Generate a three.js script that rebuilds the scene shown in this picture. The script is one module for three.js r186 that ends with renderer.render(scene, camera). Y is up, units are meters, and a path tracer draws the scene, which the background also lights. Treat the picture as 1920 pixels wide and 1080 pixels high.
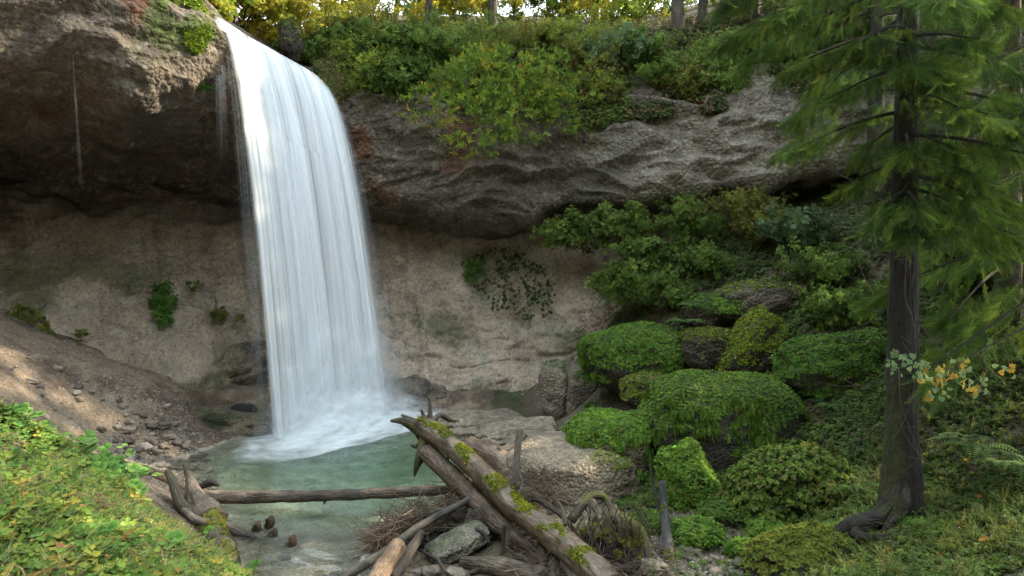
import * as THREE from 'three';
import { mergeGeometries } from 'three/addons/utils/BufferGeometryUtils.js';

// ---------------------------------------------------------------- camera, sky, sun, exposure
const F = 1304, EYE = 4;
const scene = new THREE.Scene();
const camera = new THREE.PerspectiveCamera(2 * Math.atan(540 / F) * 180 / Math.PI, 16 / 9, 0.1, 400);
camera.position.set(0, EYE, 0);
camera.lookAt(0, EYE, -10);
camera.setViewOffset(1920, 1080, 0, 60, 1920, 1080);          // lens shifted a little downwards, verticals stay upright
camera.updateProjectionMatrix();

const renderer = new THREE.WebGLRenderer({ antialias: true });
renderer.setSize(1024, 576);
renderer.toneMapping = THREE.LinearToneMapping;
renderer.toneMappingExposure = 3.5;
renderer.shadowMap.enabled = true;

{ // a pale, thinly clouded sky
  const W = 512, Hh = 256, d = new Float32Array(W * Hh * 4);
  for (let j = 0; j < Hh; j++) for (let i = 0; i < W; i++) {
    const el = ((j + 0.5) / Hh - 0.5) * Math.PI, up = Math.max(0, Math.sin(el)), k = (j * W + i) * 4;
    const c = 0.5 + 0.5 * Math.sin(i / W * Math.PI * 6 + j * 0.11) * Math.cos(j * 0.17 + i / W * Math.PI * 10);
    const b = 0.95 + 0.12 * c + 0.15 * up;
    d[k] = b * (0.96 - 0.10 * up); d[k + 1] = b * 1.0; d[k + 2] = b * (1.02 + 0.10 * up); d[k + 3] = 1;
  }
  const t = new THREE.DataTexture(d, W, Hh, THREE.RGBAFormat, THREE.FloatType);
  t.mapping = THREE.EquirectangularReflectionMapping; t.magFilter = THREE.LinearFilter; t.needsUpdate = true;
  scene.background = t; scene.environment = t;
}
const SUN_TO = new THREE.Vector3(0.8, 0.55, -0.22).normalize();      // towards the sun: over the plateau, beyond the cliff
const sun = new THREE.DirectionalLight(new THREE.Color(1.0, 0.86, 0.64), 5);
sun.position.copy(SUN_TO).multiplyScalar(60).add(new THREE.Vector3(-2, 5, -17)); sun.target.position.set(-2, 5, -17);
sun.castShadow = true; sun.shadow.radius = 2; sun.shadow.mapSize.set(4096, 4096);
Object.assign(sun.shadow.camera, { left: -30, right: 30, top: 30, bottom: -30, near: 1, far: 140 });
scene.add(sun, sun.target);

// ---------------------------------------------------------------- helpers
const V3 = (x, y, z) => new THREE.Vector3(x, y, z);
const P = (px, py, z) => V3((px - 960) / F * z, EYE + (480 - py) / F * z, -z);   // a place in metres from its bearing and its distance
const clamp = (x, a = 0, b = 1) => Math.min(b, Math.max(a, x));
const lerp = (a, b, t) => a + (b - a) * t;
const sst = (a, b, x) => { const t = clamp((x - a) / (b - a)); return t * t * (3 - 2 * t); };
function rng(seed) { let s = (seed * 2654435761) >>> 0 || 1; return () => { s = (s + 0x6D2B79F5) | 0; let t = Math.imul(s ^ (s >>> 15), 1 | s); t = (t + Math.imul(t ^ (t >>> 7), 61 | t)) ^ t; return ((t ^ (t >>> 14)) >>> 0) / 4294967296; }; }
const PERM = new Uint8Array(512); { const r = rng(77), p = [...Array(256).keys()]; for (let i = 255; i > 0; i--) { const j = Math.floor(r() * (i + 1)); [p[i], p[j]] = [p[j], p[i]]; } for (let i = 0; i < 512; i++) PERM[i] = p[i & 255]; }
const fade = (t) => t * t * t * (t * (t * 6 - 15) + 10);
function gr(h, x, y, z) { const u = (h & 15) < 8 ? x : y, g = h & 15, v = g < 4 ? y : g === 12 || g === 14 ? x : z; return ((h & 1) ? -u : u) + ((h & 2) ? -v : v); }
function n3(x, y, z) {
  const X0 = Math.floor(x), Y0 = Math.floor(y), Z0 = Math.floor(z), X = X0 & 255, Y = Y0 & 255, Z = Z0 & 255; x -= X0; y -= Y0; z -= Z0;
  const u = fade(x), v = fade(y), w = fade(z), A = PERM[X] + Y, AA = PERM[A & 255] + Z, AB = PERM[(A + 1) & 255] + Z, B = PERM[(X + 1) & 255] + Y, BA = PERM[B & 255] + Z, BB = PERM[(B + 1) & 255] + Z;
  const p = (i) => PERM[i & 255];
  return lerp(lerp(lerp(gr(p(AA), x, y, z), gr(p(BA), x - 1, y, z), u), lerp(gr(p(AB), x, y - 1, z), gr(p(BB), x - 1, y - 1, z), u), v),
    lerp(lerp(gr(p(AA + 1), x, y, z - 1), gr(p(BA + 1), x - 1, y, z - 1), u), lerp(gr(p(AB + 1), x, y - 1, z - 1), gr(p(BB + 1), x - 1, y - 1, z - 1), u), v), w);
}
function fbm(x, y, z, o = 4) { let a = 0, s = 1, t = 0; for (let i = 0; i < o; i++) { a += s * n3(x, y, z); t += s; s *= 0.5; x = x * 2.03 + 7.1; y = y * 2.03 - 3.7; z = z * 2.03 + 1.9; } return a / t; }
function cells(x, y, z) {                                        // distance to the nearest of scattered points: lumps like pebbles
  const X = Math.floor(x), Y = Math.floor(y), Z = Math.floor(z); let m = 9, id = 0;
  for (let i = -1; i < 2; i++) for (let j = -1; j < 2; j++) for (let k = -1; k < 2; k++) {
    const h = PERM[(PERM[(PERM[(X + i) & 255] + Y + j) & 255] + Z + k) & 255], dx = X + i + h / 255 - x, dy = Y + j + PERM[h] / 255 - y, dz = Z + k + PERM[(h + 71) & 255] / 255 - z, q = dx * dx + dy * dy + dz * dz;
    if (q < m) { m = q; id = h; }
  }
  return [Math.sqrt(m), id / 255];
}
const mix3 = (a, b, t) => [lerp(a[0], b[0], t), lerp(a[1], b[1], t), lerp(a[2], b[2], t)];
const taken = {};
function numbered(name) { const n = taken[name] = (taken[name] ?? -1) + 1; return n ? `${name}_${String(n).padStart(3, '0')}` : name; }
function tag(o, label, category, group) { o.userData.label = label; o.userData.category = category; if (group) o.userData.group = group; return o; }
function lit(o) { o.castShadow = o.receiveShadow = true; return o; }
function part(name, geometry, material, parent, kind) { const m = lit(new THREE.Mesh(geometry, material)); m.name = name; if (kind) m.userData.kind = kind; parent.add(m); return m; }
function thing(name, label, category, pos, group) { const o = new THREE.Group(); o.name = numbered(name); if (pos) o.position.copy(pos); scene.add(o); return tag(o, label, category, group); }
function structure(name, geometry, material, label) { const m = lit(new THREE.Mesh(geometry, material)); m.name = numbered(name); m.userData.kind = 'structure'; if (label) m.userData.label = label; scene.add(m); return m; }
function gridGeometry(nu, nv, pos, uv, col) {                    // nu x nv grid of vertices
  const g = new THREE.BufferGeometry(), idx = new Uint32Array((nu - 1) * (nv - 1) * 6); let q = 0;
  for (let j = 0; j < nv - 1; j++) for (let i = 0; i < nu - 1; i++) { const a = j * nu + i, b = a + 1, c = a + nu, d = c + 1; idx[q++] = a; idx[q++] = b; idx[q++] = d; idx[q++] = a; idx[q++] = d; idx[q++] = c; }
  g.setAttribute('position', new THREE.BufferAttribute(pos, 3)); if (uv) g.setAttribute('uv', new THREE.BufferAttribute(uv, 2)); if (col) g.setAttribute('color', new THREE.BufferAttribute(col, 3));
  g.setIndex(new THREE.BufferAttribute(idx, 1)); g.computeVertexNormals(); return g;
}
function shrink(g, index) {                                      // the part of a geometry that some of its triangles use
  const map = new Int32Array(g.attributes.position.count).fill(-1), out = new Uint32Array(index.length), order = [];
  for (let i = 0; i < index.length; i++) { let n = map[index[i]]; if (n < 0) { n = map[index[i]] = order.length; order.push(index[i]); } out[i] = n; }
  const r = new THREE.BufferGeometry();
  for (const k in g.attributes) { const a = g.attributes[k], w = a.itemSize, arr = new Float32Array(order.length * w); for (let n = 0; n < order.length; n++) for (let q = 0; q < w; q++) arr[n * w + q] = a.array[order[n] * w + q]; r.setAttribute(k, new THREE.BufferAttribute(arr, w)); }
  r.setIndex(new THREE.BufferAttribute(out, 1)); return r;
}
function boxUV(g) {                                              // uv in metres, along the plane each face lies closest to
  const N = g.attributes.normal.array, id = g.index.array, cls = [[], [], []];
  for (let t = 0; t < id.length; t += 3) { const s = [0, 1, 2].map((c) => Math.abs(N[id[t] * 3 + c] + N[id[t + 1] * 3 + c] + N[id[t + 2] * 3 + c])), k = s[0] > s[1] && s[0] > s[2] ? 0 : s[1] > s[2] ? 1 : 2; cls[k].push(id[t], id[t + 1], id[t + 2]); }
  const parts = cls.map((c, k) => { if (!c.length) return null; const r = shrink(g, c), p = r.attributes.position, uv = new Float32Array(p.count * 2); for (let i = 0; i < p.count; i++) { const x = p.getX(i), y = p.getY(i), z = p.getZ(i); uv[i * 2] = k === 0 ? z + 0.37 : x; uv[i * 2 + 1] = k === 1 ? z : y; } r.setAttribute('uv', new THREE.BufferAttribute(uv, 2)); return r; }).filter(Boolean);
  return parts.length > 1 ? mergeGeometries(parts) : parts[0];
}
function dataTex(n, fn, srgb) {                                  // tileable n x n texture from fn(u, v) -> [r, g, b, a] in 0..1
  const d = new Uint8Array(n * n * 4);
  for (let j = 0; j < n; j++) for (let i = 0; i < n; i++) { const c = fn(i / n, j / n), k = (j * n + i) * 4; d[k] = 255 * clamp(c[0]); d[k + 1] = 255 * clamp(c[1]); d[k + 2] = 255 * clamp(c[2]); d[k + 3] = 255 * clamp(c[3] ?? 1); }
  const t = new THREE.DataTexture(d, n, n, THREE.RGBAFormat); t.wrapS = t.wrapT = THREE.RepeatWrapping; t.magFilter = THREE.LinearFilter; t.minFilter = THREE.LinearMipmapLinearFilter; t.generateMipmaps = true;
  if (srgb) t.colorSpace = THREE.SRGBColorSpace; t.needsUpdate = true; return t;
}
// distance to the nearest point and its id in a tile of n x n cells that repeats
function tileCells(u, v, n, seed) {
  const x = u * n, y = v * n, X = Math.floor(x), Y = Math.floor(y); let m = 9, id = 0;
  for (let i = -1; i < 2; i++) for (let j = -1; j < 2; j++) { const h = PERM[(PERM[((X + i + n) % n + seed) & 255] + (Y + j + n) % n) & 255], dx = X + i + h / 255 - x, dy = Y + j + PERM[(h + seed) & 255] / 255 - y, q = dx * dx + dy * dy; if (q < m) { m = q; id = PERM[(h + 31) & 255]; } }
  return [Math.sqrt(m), id / 255];
}
// tileable fbm: noise on a torus in 4-D is replaced by blending two shifted copies
function tileNoise(u, v, f, seed, o = 4) { const a = u * f, b = v * f, w = u, t = v; return lerp(lerp(fbm(a, b, seed, o), fbm(a - f, b, seed, o), w), lerp(fbm(a, b - f, seed, o), fbm(a - f, b - f, seed, o), w), t) * 1.5; }
// ---------------------------------------------------------------- textures of rock and earth
const texPebble = dataTex(512, (u, v) => { const [d] = tileCells(u, v, 22, 3), [e] = tileCells(u, v, 54, 9), n = tileNoise(u, v, 12, 5.5, 3), h = clamp(0.8 - d * 0.8 + 0.25 * (0.5 - e) + n * 0.3); return [h, h, h]; });
const texRockTone = dataTex(512, (u, v) => { const n = tileNoise(u, v, 7, 2.1, 4), [d, id] = tileCells(u, v, 36, 17), s = 0.80 + 0.26 * n + (id - 0.5) * 0.34 * (d < 0.42 ? 1 : 0.2); return [s, s * 0.985, s * 0.96]; }, true);
const texGrain = dataTex(512, (u, v) => { const n = tileNoise(u, v, 26, 8.1, 4), m = tileNoise(u, v, 6, 1.2, 3), h = 0.5 + 0.35 * n + 0.3 * m; return [h, h, h]; });
const texEarthTone = dataTex(512, (u, v) => { const n = tileNoise(u, v, 5, 4.1, 5), m = tileNoise(u, v, 40, 2.7, 2), [d, id] = tileCells(u, v, 50, 66), sp = d < 0.3 && id > 0.8 ? -0.22 : 0, s = 0.83 + 0.22 * n + 0.2 * m + sp; return [s, s * 0.99, s * 0.97]; }, true);
const texBark = dataTex(512, (u, v) => { const n = tileNoise(u, v * 0.25, 30, 3.7, 3), w = tileNoise(u, v, 9, 6.1, 4), c = 1 - Math.abs(tileNoise(u, v, 14, 2.2, 2)) * 1.6, h = clamp(0.45 + 0.45 * n + 0.25 * w + 0.15 * c); return [h, h, h]; });
const rep = (t, k) => { const c = t.clone(); c.repeat.set(k, k); c.needsUpdate = true; return c; };
const mCong = new THREE.MeshStandardMaterial({ name: 'conglomerate', vertexColors: true, roughness: 0.9, map: rep(texRockTone, 0.45), bumpMap: rep(texPebble, 0.5), bumpScale: 0.05 });
const mMarl = new THREE.MeshStandardMaterial({ name: 'marl', vertexColors: true, roughness: 0.93, map: rep(texEarthTone, 0.33), bumpMap: rep(texGrain, 0.5), bumpScale: 0.018 });
const mEarth = new THREE.MeshStandardMaterial({ name: 'earth', vertexColors: true, roughness: 0.95, map: rep(texEarthTone, 0.55), bumpMap: rep(texPebble, 0.8), bumpScale: 0.04 });

// ---------------------------------------------------------------- the cliff: profiles (row, distance) at bearings, foot to plateau
const COLS = [
  [-700, [950, 6], [800, 7], [640, 8], [480, 9], [340, 10], [130, 8.6], [0, 7.2], [-220, 7], [-480, 7.4], [-560, 11], [-300, 30]],
  [-330, [880, 10], [700, 11.4], [570, 12.8], [440, 14.2], [325, 15.5], [150, 13], [40, 10.6], [-110, 10.3], [-280, 10.6], [-330, 13.5], [-240, 30]],
  [0, [760, 14], [620, 15.3], [520, 16.6], [420, 17.9], [335, 19], [205, 15.8], [85, 12.7], [10, 12.5], [-110, 13.1], [-160, 15.5], [-150, 30]],
  [130, [800, 14.5], [650, 15.9], [540, 17.2], [430, 18.4], [340, 19.5], [215, 16.4], [92, 13.3], [30, 13.1], [-80, 13.7], [-120, 16], [-100, 30]],
  [250, [830, 15], [680, 16.3], [560, 17.6], [440, 18.8], [345, 19.8], [255, 17], [172, 13.9], [70, 13.7], [-50, 14.3], [-85, 17], [-60, 30]],
  [340, [850, 15.3], [690, 16.8], [570, 18], [450, 19.2], [350, 20], [240, 17.6], [146, 14.5], [70, 14.4], [-15, 14.9], [-35, 17.5], [-20, 30]],
  [380, [855, 15.4], [690, 17.2], [570, 18.3], [450, 19.4], [358, 20.1], [240, 17.9], [132, 14.9], [70, 14.7], [18, 15.0], [2, 18], [6, 30]],
  [415, [850, 15.7], [700, 17.5], [580, 18.5], [460, 19.6], [366, 20.3], [255, 18.3], [145, 15.6], [85, 15.35], [52, 15.5], [34, 18.3], [22, 30]],
  [490, [825, 16.5], [720, 17.8], [600, 18.8], [480, 19.8], [382, 20.6], [290, 19.1], [200, 17], [140, 16.6], [98, 16.8], [72, 19.2], [45, 30]],
  [600, [800, 17.5], [720, 18.6], [620, 19.4], [500, 20.2], [400, 20.8], [330, 20], [260, 18.7], [200, 18.2], [160, 18.25], [112, 20.6], [55, 30]],
  [655, [800, 18], [710, 18.9], [620, 19.6], [510, 20.3], [410, 20.8], [370, 20.2], [330, 19.3], [210, 18.8], [112, 19], [72, 21], [40, 30]],
  [760, [790, 18.2], [720, 18.8], [620, 19.5], [520, 20.2], [425, 20.8], [398, 20.2], [368, 19.2], [260, 19.0], [130, 19.4], [80, 21], [30, 30]],
  [860, [790, 18], [720, 18.8], [620, 19.4], [520, 20], [430, 20.6], [415, 19.8], [392, 18.8], [300, 18.5], [140, 19.2], [80, 21], [30, 30]],
  [940, [800, 17.8], [720, 18.6], [620, 19.2], [520, 19.8], [430, 20.4], [426, 19.3], [412, 18.2], [320, 18.1], [140, 19.1], [80, 21], [30, 30]],
  [1040, [800, 17.5], [700, 18.4], [600, 18.9], [500, 19.5], [400, 20.2], [390, 19.4], [374, 18.5], [285, 18.6], [150, 19.2], [80, 21], [30, 30]],
  [1150, [800, 17], [700, 17.8], [600, 18.4], [480, 19.2], [378, 20.1], [376, 19.3], [371, 18.2], [265, 18.3], [150, 19], [80, 20.6], [30, 30]],
  [1300, [760, 17], [650, 17.6], [550, 18.2], [440, 19], [352, 20.1], [352, 19.1], [350, 17.8], [245, 18.0], [150, 18.9], [70, 20.6], [10, 30]],
  [1420, [740, 16.8], [640, 17.4], [540, 17.9], [430, 18.6], [338, 19.7], [338, 18.7], [334, 17.4], [235, 17.6], [150, 18.5], [60, 20.5], [-20, 30]],
  [1540, [720, 16.4], [620, 17], [520, 17.5], [410, 18.2], [312, 19], [312, 18.2], [308, 17.2], [225, 17.4], [150, 18.1], [40, 20.5], [-60, 30]],
  [1700, [700, 15.5], [600, 16.2], [500, 16.8], [390, 17.3], [290, 17.8], [286, 17.4], [280, 16.8], [210, 17], [130, 17.6], [0, 20], [-120, 30]],
  [1950, [680, 14.5], [580, 15.2], [480, 15.8], [370, 16.2], [270, 16.6], [262, 16.3], [255, 15.9], [180, 16.1], [90, 16.8], [-60, 19], [-200, 30]],
  [2500, [660, 13], [560, 13.6], [460, 14.2], [350, 14.6], [250, 15], [240, 14.7], [230, 14.3], [150, 14.5], [40, 15.2], [-160, 18], [-350, 30]],
];
function spline(xs, ys, x) {                                     // monotone cubic through (xs, ys)
  const n = xs.length; let i = 0; while (i < n - 2 && x > xs[i + 1]) i++;
  const s = (k) => (ys[k + 1] - ys[k]) / (xs[k + 1] - xs[k]), m = (k) => { if (k <= 0) return s(0); if (k >= n - 1) return s(n - 2); const a = s(k - 1), b = s(k); return a * b <= 0 ? 0 : 2 * a * b / (a + b); };
  const h = xs[i + 1] - xs[i], t = clamp((x - xs[i]) / h), t2 = t * t, t3 = t2 * t;
  return (2 * t3 - 3 * t2 + 1) * ys[i] + (t3 - 2 * t2 + t) * h * m(i) + (3 * t2 - 2 * t3) * ys[i + 1] + (t3 - t2) * h * m(i + 1);
}
const CPX = COLS.map((c) => c[0]), LEV = [...Array(11).keys()];
const cliffProfile = (px) => { const a = LEV.map((l) => P(px, spline(CPX, COLS.map((c) => c[l + 1][0]), px), spline(CPX, COLS.map((c) => c[l + 1][1]), px))); return [a.map((p) => p.x), a.map((p) => p.y), a.map((p) => p.z)]; };
const PROFILES = new Map();
const cliffAt = (px, lv) => { const key = Math.round(px); let c = PROFILES.get(key); if (!c) PROFILES.set(key, c = cliffProfile(key)); return V3(spline(LEV, c[0], lv), spline(LEV, c[1], lv), spline(LEV, c[2], lv)); };
function cliffNormal(px, lv) { const a = cliffAt(px - 8, lv), b = cliffAt(px + 8, lv), c = cliffAt(px, Math.max(0, lv - 0.06)), d = cliffAt(px, Math.min(10, lv + 0.06)); return b.sub(a).cross(d.sub(c)).normalize(); }
{
  const us = []; for (let px = -700; px <= 2500;) { us.push(px); px += px < -60 || px > 1960 ? 14 : 2.5; }
  const rows = [], per = [24, 46, 48, 44, 44, 46, 44, 46, 46, 22, 14]; for (let l = 0; l < 10; l++) for (let k = 0; k < per[l]; k++) rows.push(l + k / per[l]); rows.push(10);
  const nu = us.length, nv = rows.length, S = new Float32Array(nu * nv * 3), uv = new Float32Array(nu * nv * 2), col = new Float32Array(nu * nv * 3);
  for (let i = 0; i < nu; i++) { const c = cliffProfile(us[i]); for (let j = 0; j < nv; j++) for (let k = 0; k < 3; k++) S[(j * nu + i) * 3 + k] = spline(LEV, c[k], rows[j]); }
  const g0 = gridGeometry(nu, nv, S.slice()), N = g0.attributes.normal.array, pos = S.slice();
  let run = 0; const arcU = us.map((_, i) => { if (i) { const a = (Math.floor(nv * 0.35) * nu + i) * 3; run += Math.hypot(S[a] - S[a - 3], S[a + 2] - S[a - 1]); } return run; });
  for (let i = 0; i < nu; i++) { let arcV = 0; for (let j = 0; j < nv; j++) {
    const q = j * nu + i, k = q * 3, x = S[k], y = S[k + 1], z = S[k + 2], lv = rows[j], px = us[i];
    if (j) { const b = ((j - 1) * nu + i) * 3; arcV += Math.hypot(x - S[b], y - S[b + 1], z - S[b + 2]); }
    uv[q * 2] = x * 0.8 - z * 0.6; uv[q * 2 + 1] = y * 0.9 + z * 0.45;
    const warp = 0.5 * fbm(x * 0.5, y * 0.5, z * 0.5, 3), lft = 1 - sst(420, 640, px), wc = sst(3.55 - 0.75 * lft, 4.1 - 0.3 * lft, lv + warp * 0.7), pl = sst(8, 8.7, lv);  // left shift brings the dark rock colour down as painted shade on the upper wall
    const ledge = 1 - Math.abs(n3(x * 0.34, y * 1.25 + warp * 2.2 + 0.12 * x, z * 0.34 + 5)) * 2, ledge2 = 1 - Math.abs(n3(x * 0.9 + 9, y * 3.1 + warp * 2, z * 0.9)) * 2;
    const [cd, cid] = cells(x * 8, y * 8, z * 8);
    let dc = 0.30 * ledge * (1 - pl) + 0.09 * ledge2 + 0.20 * fbm(x * 0.55, y * 1.0, z * 0.55, 3) + 0.035 * fbm(x * 4, y * 7, z * 4, 2) + 0.035 * (0.5 - cd);
    const runn = fbm(arcU[i] * 1.9 + 0.25 * y, y * 0.22, 4.4, 3);
    let dm = 0.26 * fbm(x * 0.55, y * 0.55, z * 0.55, 3) + 0.14 * runn + 0.13 * fbm(x * 1.6, y * 2.2, z * 1.6, 4) - 0.09 * sst(0.18, 0.3, n3(x * 0.9 + 4, y * 1.5, z * 0.9)) * sst(2.6, 1.6, lv) + 0.02 * fbm(x * 9, y * 9, z * 9, 2) + 0.06 * sst(0.2, 0.5, n3(x * 1.1, y * 2.2, z * 1.1 + 3));
    const crack = sst(0.03, 0.0, Math.abs(n3(x * 0.55 + 2, y * 1.0 + warp, z * 0.55))) * sst(-0.1, 0.2, n3(x * 0.7, y * 0.7 + 9, z * 0.7)), [pd, pid] = cells(x * 2.6, y * 2.6, z * 2.6), pit = pid > 0.78 ? sst(0.22, 0.08, pd) : 0; dm -= 0.07 * crack + 0.06 * pit;
    const low = sst(1.5, 0.6, lv); dm += low * 0.28 * fbm(x * 1.1, y * 1.6, z * 1.1, 4);
    const dd = lerp(dm, dc, wc) * (1 - 0.6 * pl);
    pos[k] += N[k] * dd; pos[k + 1] += N[k + 1] * dd; pos[k + 2] += N[k + 2] * dd;
    // what the rock is made of, besides the shade painted in at left
    const nA = fbm(x * 0.45 + 3, y * 0.6, z * 0.45, 4), nB = fbm(x * 1.7, y * 1.7, z * 1.7 + 8, 4), nC = fbm(x * 6, y * 6, z * 6, 3);
    let c;
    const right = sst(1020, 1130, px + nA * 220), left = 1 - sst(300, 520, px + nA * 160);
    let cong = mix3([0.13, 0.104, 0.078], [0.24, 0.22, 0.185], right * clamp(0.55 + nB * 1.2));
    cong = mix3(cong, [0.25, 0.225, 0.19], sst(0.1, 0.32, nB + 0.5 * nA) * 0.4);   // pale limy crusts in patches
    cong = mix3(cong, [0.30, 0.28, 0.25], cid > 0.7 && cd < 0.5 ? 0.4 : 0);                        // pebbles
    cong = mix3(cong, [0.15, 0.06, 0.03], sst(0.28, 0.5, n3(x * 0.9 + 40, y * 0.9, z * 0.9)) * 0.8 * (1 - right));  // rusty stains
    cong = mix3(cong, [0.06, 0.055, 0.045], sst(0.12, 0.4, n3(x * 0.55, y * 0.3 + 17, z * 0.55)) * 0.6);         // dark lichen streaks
    let marl = mix3([0.53, 0.435, 0.345], [0.40, 0.325, 0.255], sst(-0.25, 0.3, nA + 0.3 * nC));
    marl = mix3(marl, [0.44, 0.42, 0.34], sst(0.05, 0.3, nB + runn * 0.5) * 0.75);
    marl = mix3(marl, [0.23, 0.165, 0.12], sst(0.12, 0.36, runn + nC * 0.35) * 0.6);
    marl = mix3(marl, [0.10, 0.12, 0.035], sst(0.16, 0.36, n3(x * 0.5 + 11, y * 0.7, z * 0.5) + nC * 0.25) * 0.7 * sst(3, 2, lv));
    marl = mix3(marl, [0.13, 0.115, 0.095], low * sst(0.05, 0.3, nB) * 0.6);
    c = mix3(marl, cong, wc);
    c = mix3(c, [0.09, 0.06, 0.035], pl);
    const mossy = sst(6.3, 7.2, lv) * sst(225, 290, px) * sst(420, 385, px) * sst(-0.1, 0.2, nB + 0.15);
    c = mix3(c, [0.07, 0.10, 0.015], mossy);
    const t = 1 + 0.25 * nC; col[k] = c[0] * t; col[k + 1] = c[1] * t; col[k + 2] = c[2] * t;
  } }
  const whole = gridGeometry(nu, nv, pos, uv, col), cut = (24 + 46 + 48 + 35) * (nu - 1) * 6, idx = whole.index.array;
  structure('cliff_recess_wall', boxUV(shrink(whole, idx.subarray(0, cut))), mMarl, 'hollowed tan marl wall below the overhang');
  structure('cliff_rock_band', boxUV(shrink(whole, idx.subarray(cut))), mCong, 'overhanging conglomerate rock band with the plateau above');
}

// ---------------------------------------------------------------- the gorge floor: heights through measured spots
const SPOTS = [
  // pool bed
  ...[[560, 860, 14.2, -0.7], [700, 850, 15, -0.9], [800, 860, 14, -0.8], [640, 900, 12.6, -0.7], [760, 920, 12, -0.55], [560, 920, 12, -0.5], [600, 970, 10.8, -0.3], [700, 980, 10.5, -0.28], [520, 980, 10.6, -0.25], [560, 1040, 9.4, -0.14], [680, 1040, 9.4, -0.14], [620, 1080, 8.6, -0.16], [860, 840, 15.6, -0.5], [620, 1200, 7, -0.25], [760, 1300, 5.5, -0.3], [860, 1300, 4, -0.4]].map(([px, , z, y]) => [(px - 960) / F * z, y, z]),
  ...[
    // left scree, beach and ledge beside the fall
    [0, 610, 14.6], [90, 660, 14.5], [200, 710, 14.6], [330, 755, 15], [300, 800, 14.3], [390, 800, 15.6], [240, 850, 13.4], [330, 858, 13.8], [150, 800, 13], [0, 690, 12.5], [460, 790, 15.9], [505, 812, 15.9], [420, 745, 16.6], [490, 735, 17.2], [300, 880, 12.8], [0, 560, 16.5], [200, 660, 16.5],
    [400, 700, 18], [600, 760, 18.5], [760, 790, 17.2], [840, 800, 17], [930, 790, 16.6], [900, 740, 18.4], [760, 740, 19],
    // near bank on the left
    [0, 775, 9.3], [100, 832, 9.4], [200, 892, 9.6], [280, 950, 10], [360, 1005, 9.7], [410, 1050, 9.1], [440, 1085, 8.5], [460, 1120, 8.0], [0, 900, 7.4], [120, 960, 7.4], [240, 1000, 7.5], [340, 1050, 7.5], [0, 1080, 5.4], [200, 1120, 5.6], [380, 1200, 5.8], [-250, 760, 8.5], [-200, 1000, 5],
    // middle and right
    [940, 900, 12.4], [900, 960, 10.6], [860, 1010, 9.6], [800, 1060, 8.9], [960, 1040, 8.9], [1060, 950, 10.6], [1150, 1000, 9.6], [1150, 1080, 8.1], [1000, 1100, 7.8], [1000, 800, 15.6], [1050, 785, 16.4], [1000, 770, 17.4], [1350, 1000, 9.6], [1350, 1060, 8.7], [1500, 990, 9.3], [1600, 965, 9.1], [1680, 965, 8.6], [1800, 960, 8.6], [1920, 950, 8.2], [1900, 1080, 6.9], [1600, 1085, 7.6], [1340, 890, 11.4], [1250, 950, 10.4], [1200, 800, 14],
    [1900, 720, 10.2], [1920, 560, 12.2], [1790, 610, 12.3], [1600, 680, 12.4], [1500, 760, 12], [1440, 700, 13.6], [1340, 690, 14.6], [1560, 860, 10.6], [1215, 600, 17], [1130, 715, 16.2], [1090, 660, 18.4], [1300, 470, 17.6], [1450, 500, 16], [1600, 440, 15.6], [1780, 370, 15], [1500, 385, 18], [1380, 400, 18.4], [1920, 330, 14.6], [1700, 700, 11.4], [1300, 600, 16], [2200, 500, 11], [2300, 800, 8], [2200, 1100, 5.5],
  ].map(([px, py, z]) => [(px - 960) / F * z, EYE + (480 - py) / F * z, z]),
  // round and behind the camera
  [-6, 1.9, 3], [-9, 3.2, 6], [-12, 4.2, 9], [-5, 2.2, 0], [-1.2, -0.4, 2], [0, -0.4, -2], [1.5, 0.4, 4.5], [5, 1.1, 3], [8, 2.2, 5], [6, 2, -1], [-6, 2.6, -4], [0, -0.5, -8], [7, 3, -8], [-8, 4, -10], [14, 5.5, 4], [14, 5, -6], [-14, 6, -4], [3.2, 0.4, 6],
];
const tps = (() => {
  const n = SPOTS.length, m = n + 3, A = Array.from({ length: m }, () => new Float64Array(m + 1)), U = (r2) => r2 < 1e-9 ? 0 : 0.5 * r2 * Math.log(r2);
  for (let i = 0; i < n; i++) { const [x, y, z] = SPOTS[i]; for (let j = 0; j < n; j++) A[i][j] = U((x - SPOTS[j][0]) ** 2 + (z - SPOTS[j][2]) ** 2) + (i === j ? 0.06 : 0); A[i][n] = A[n][i] = 1; A[i][n + 1] = A[n + 1][i] = x; A[i][n + 2] = A[n + 2][i] = z; A[i][m] = y; }
  for (let c = 0; c < m; c++) { let p = c; for (let r = c + 1; r < m; r++) if (Math.abs(A[r][c]) > Math.abs(A[p][c])) p = r; [A[c], A[p]] = [A[p], A[c]]; for (let r = 0; r < m; r++) if (r !== c && A[r][c]) { const f = A[r][c] / A[c][c]; for (let k = c; k <= m; k++) A[r][k] -= f * A[c][k]; } }
  const w = A.map((r, i) => r[m] / r[i]);
  return (x, z) => { let y = w[n] + w[n + 1] * x + w[n + 2] * z; for (let i = 0; i < n; i++) y += w[i] * U((x - SPOTS[i][0]) ** 2 + (z - SPOTS[i][2]) ** 2); return y; };
})();
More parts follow.
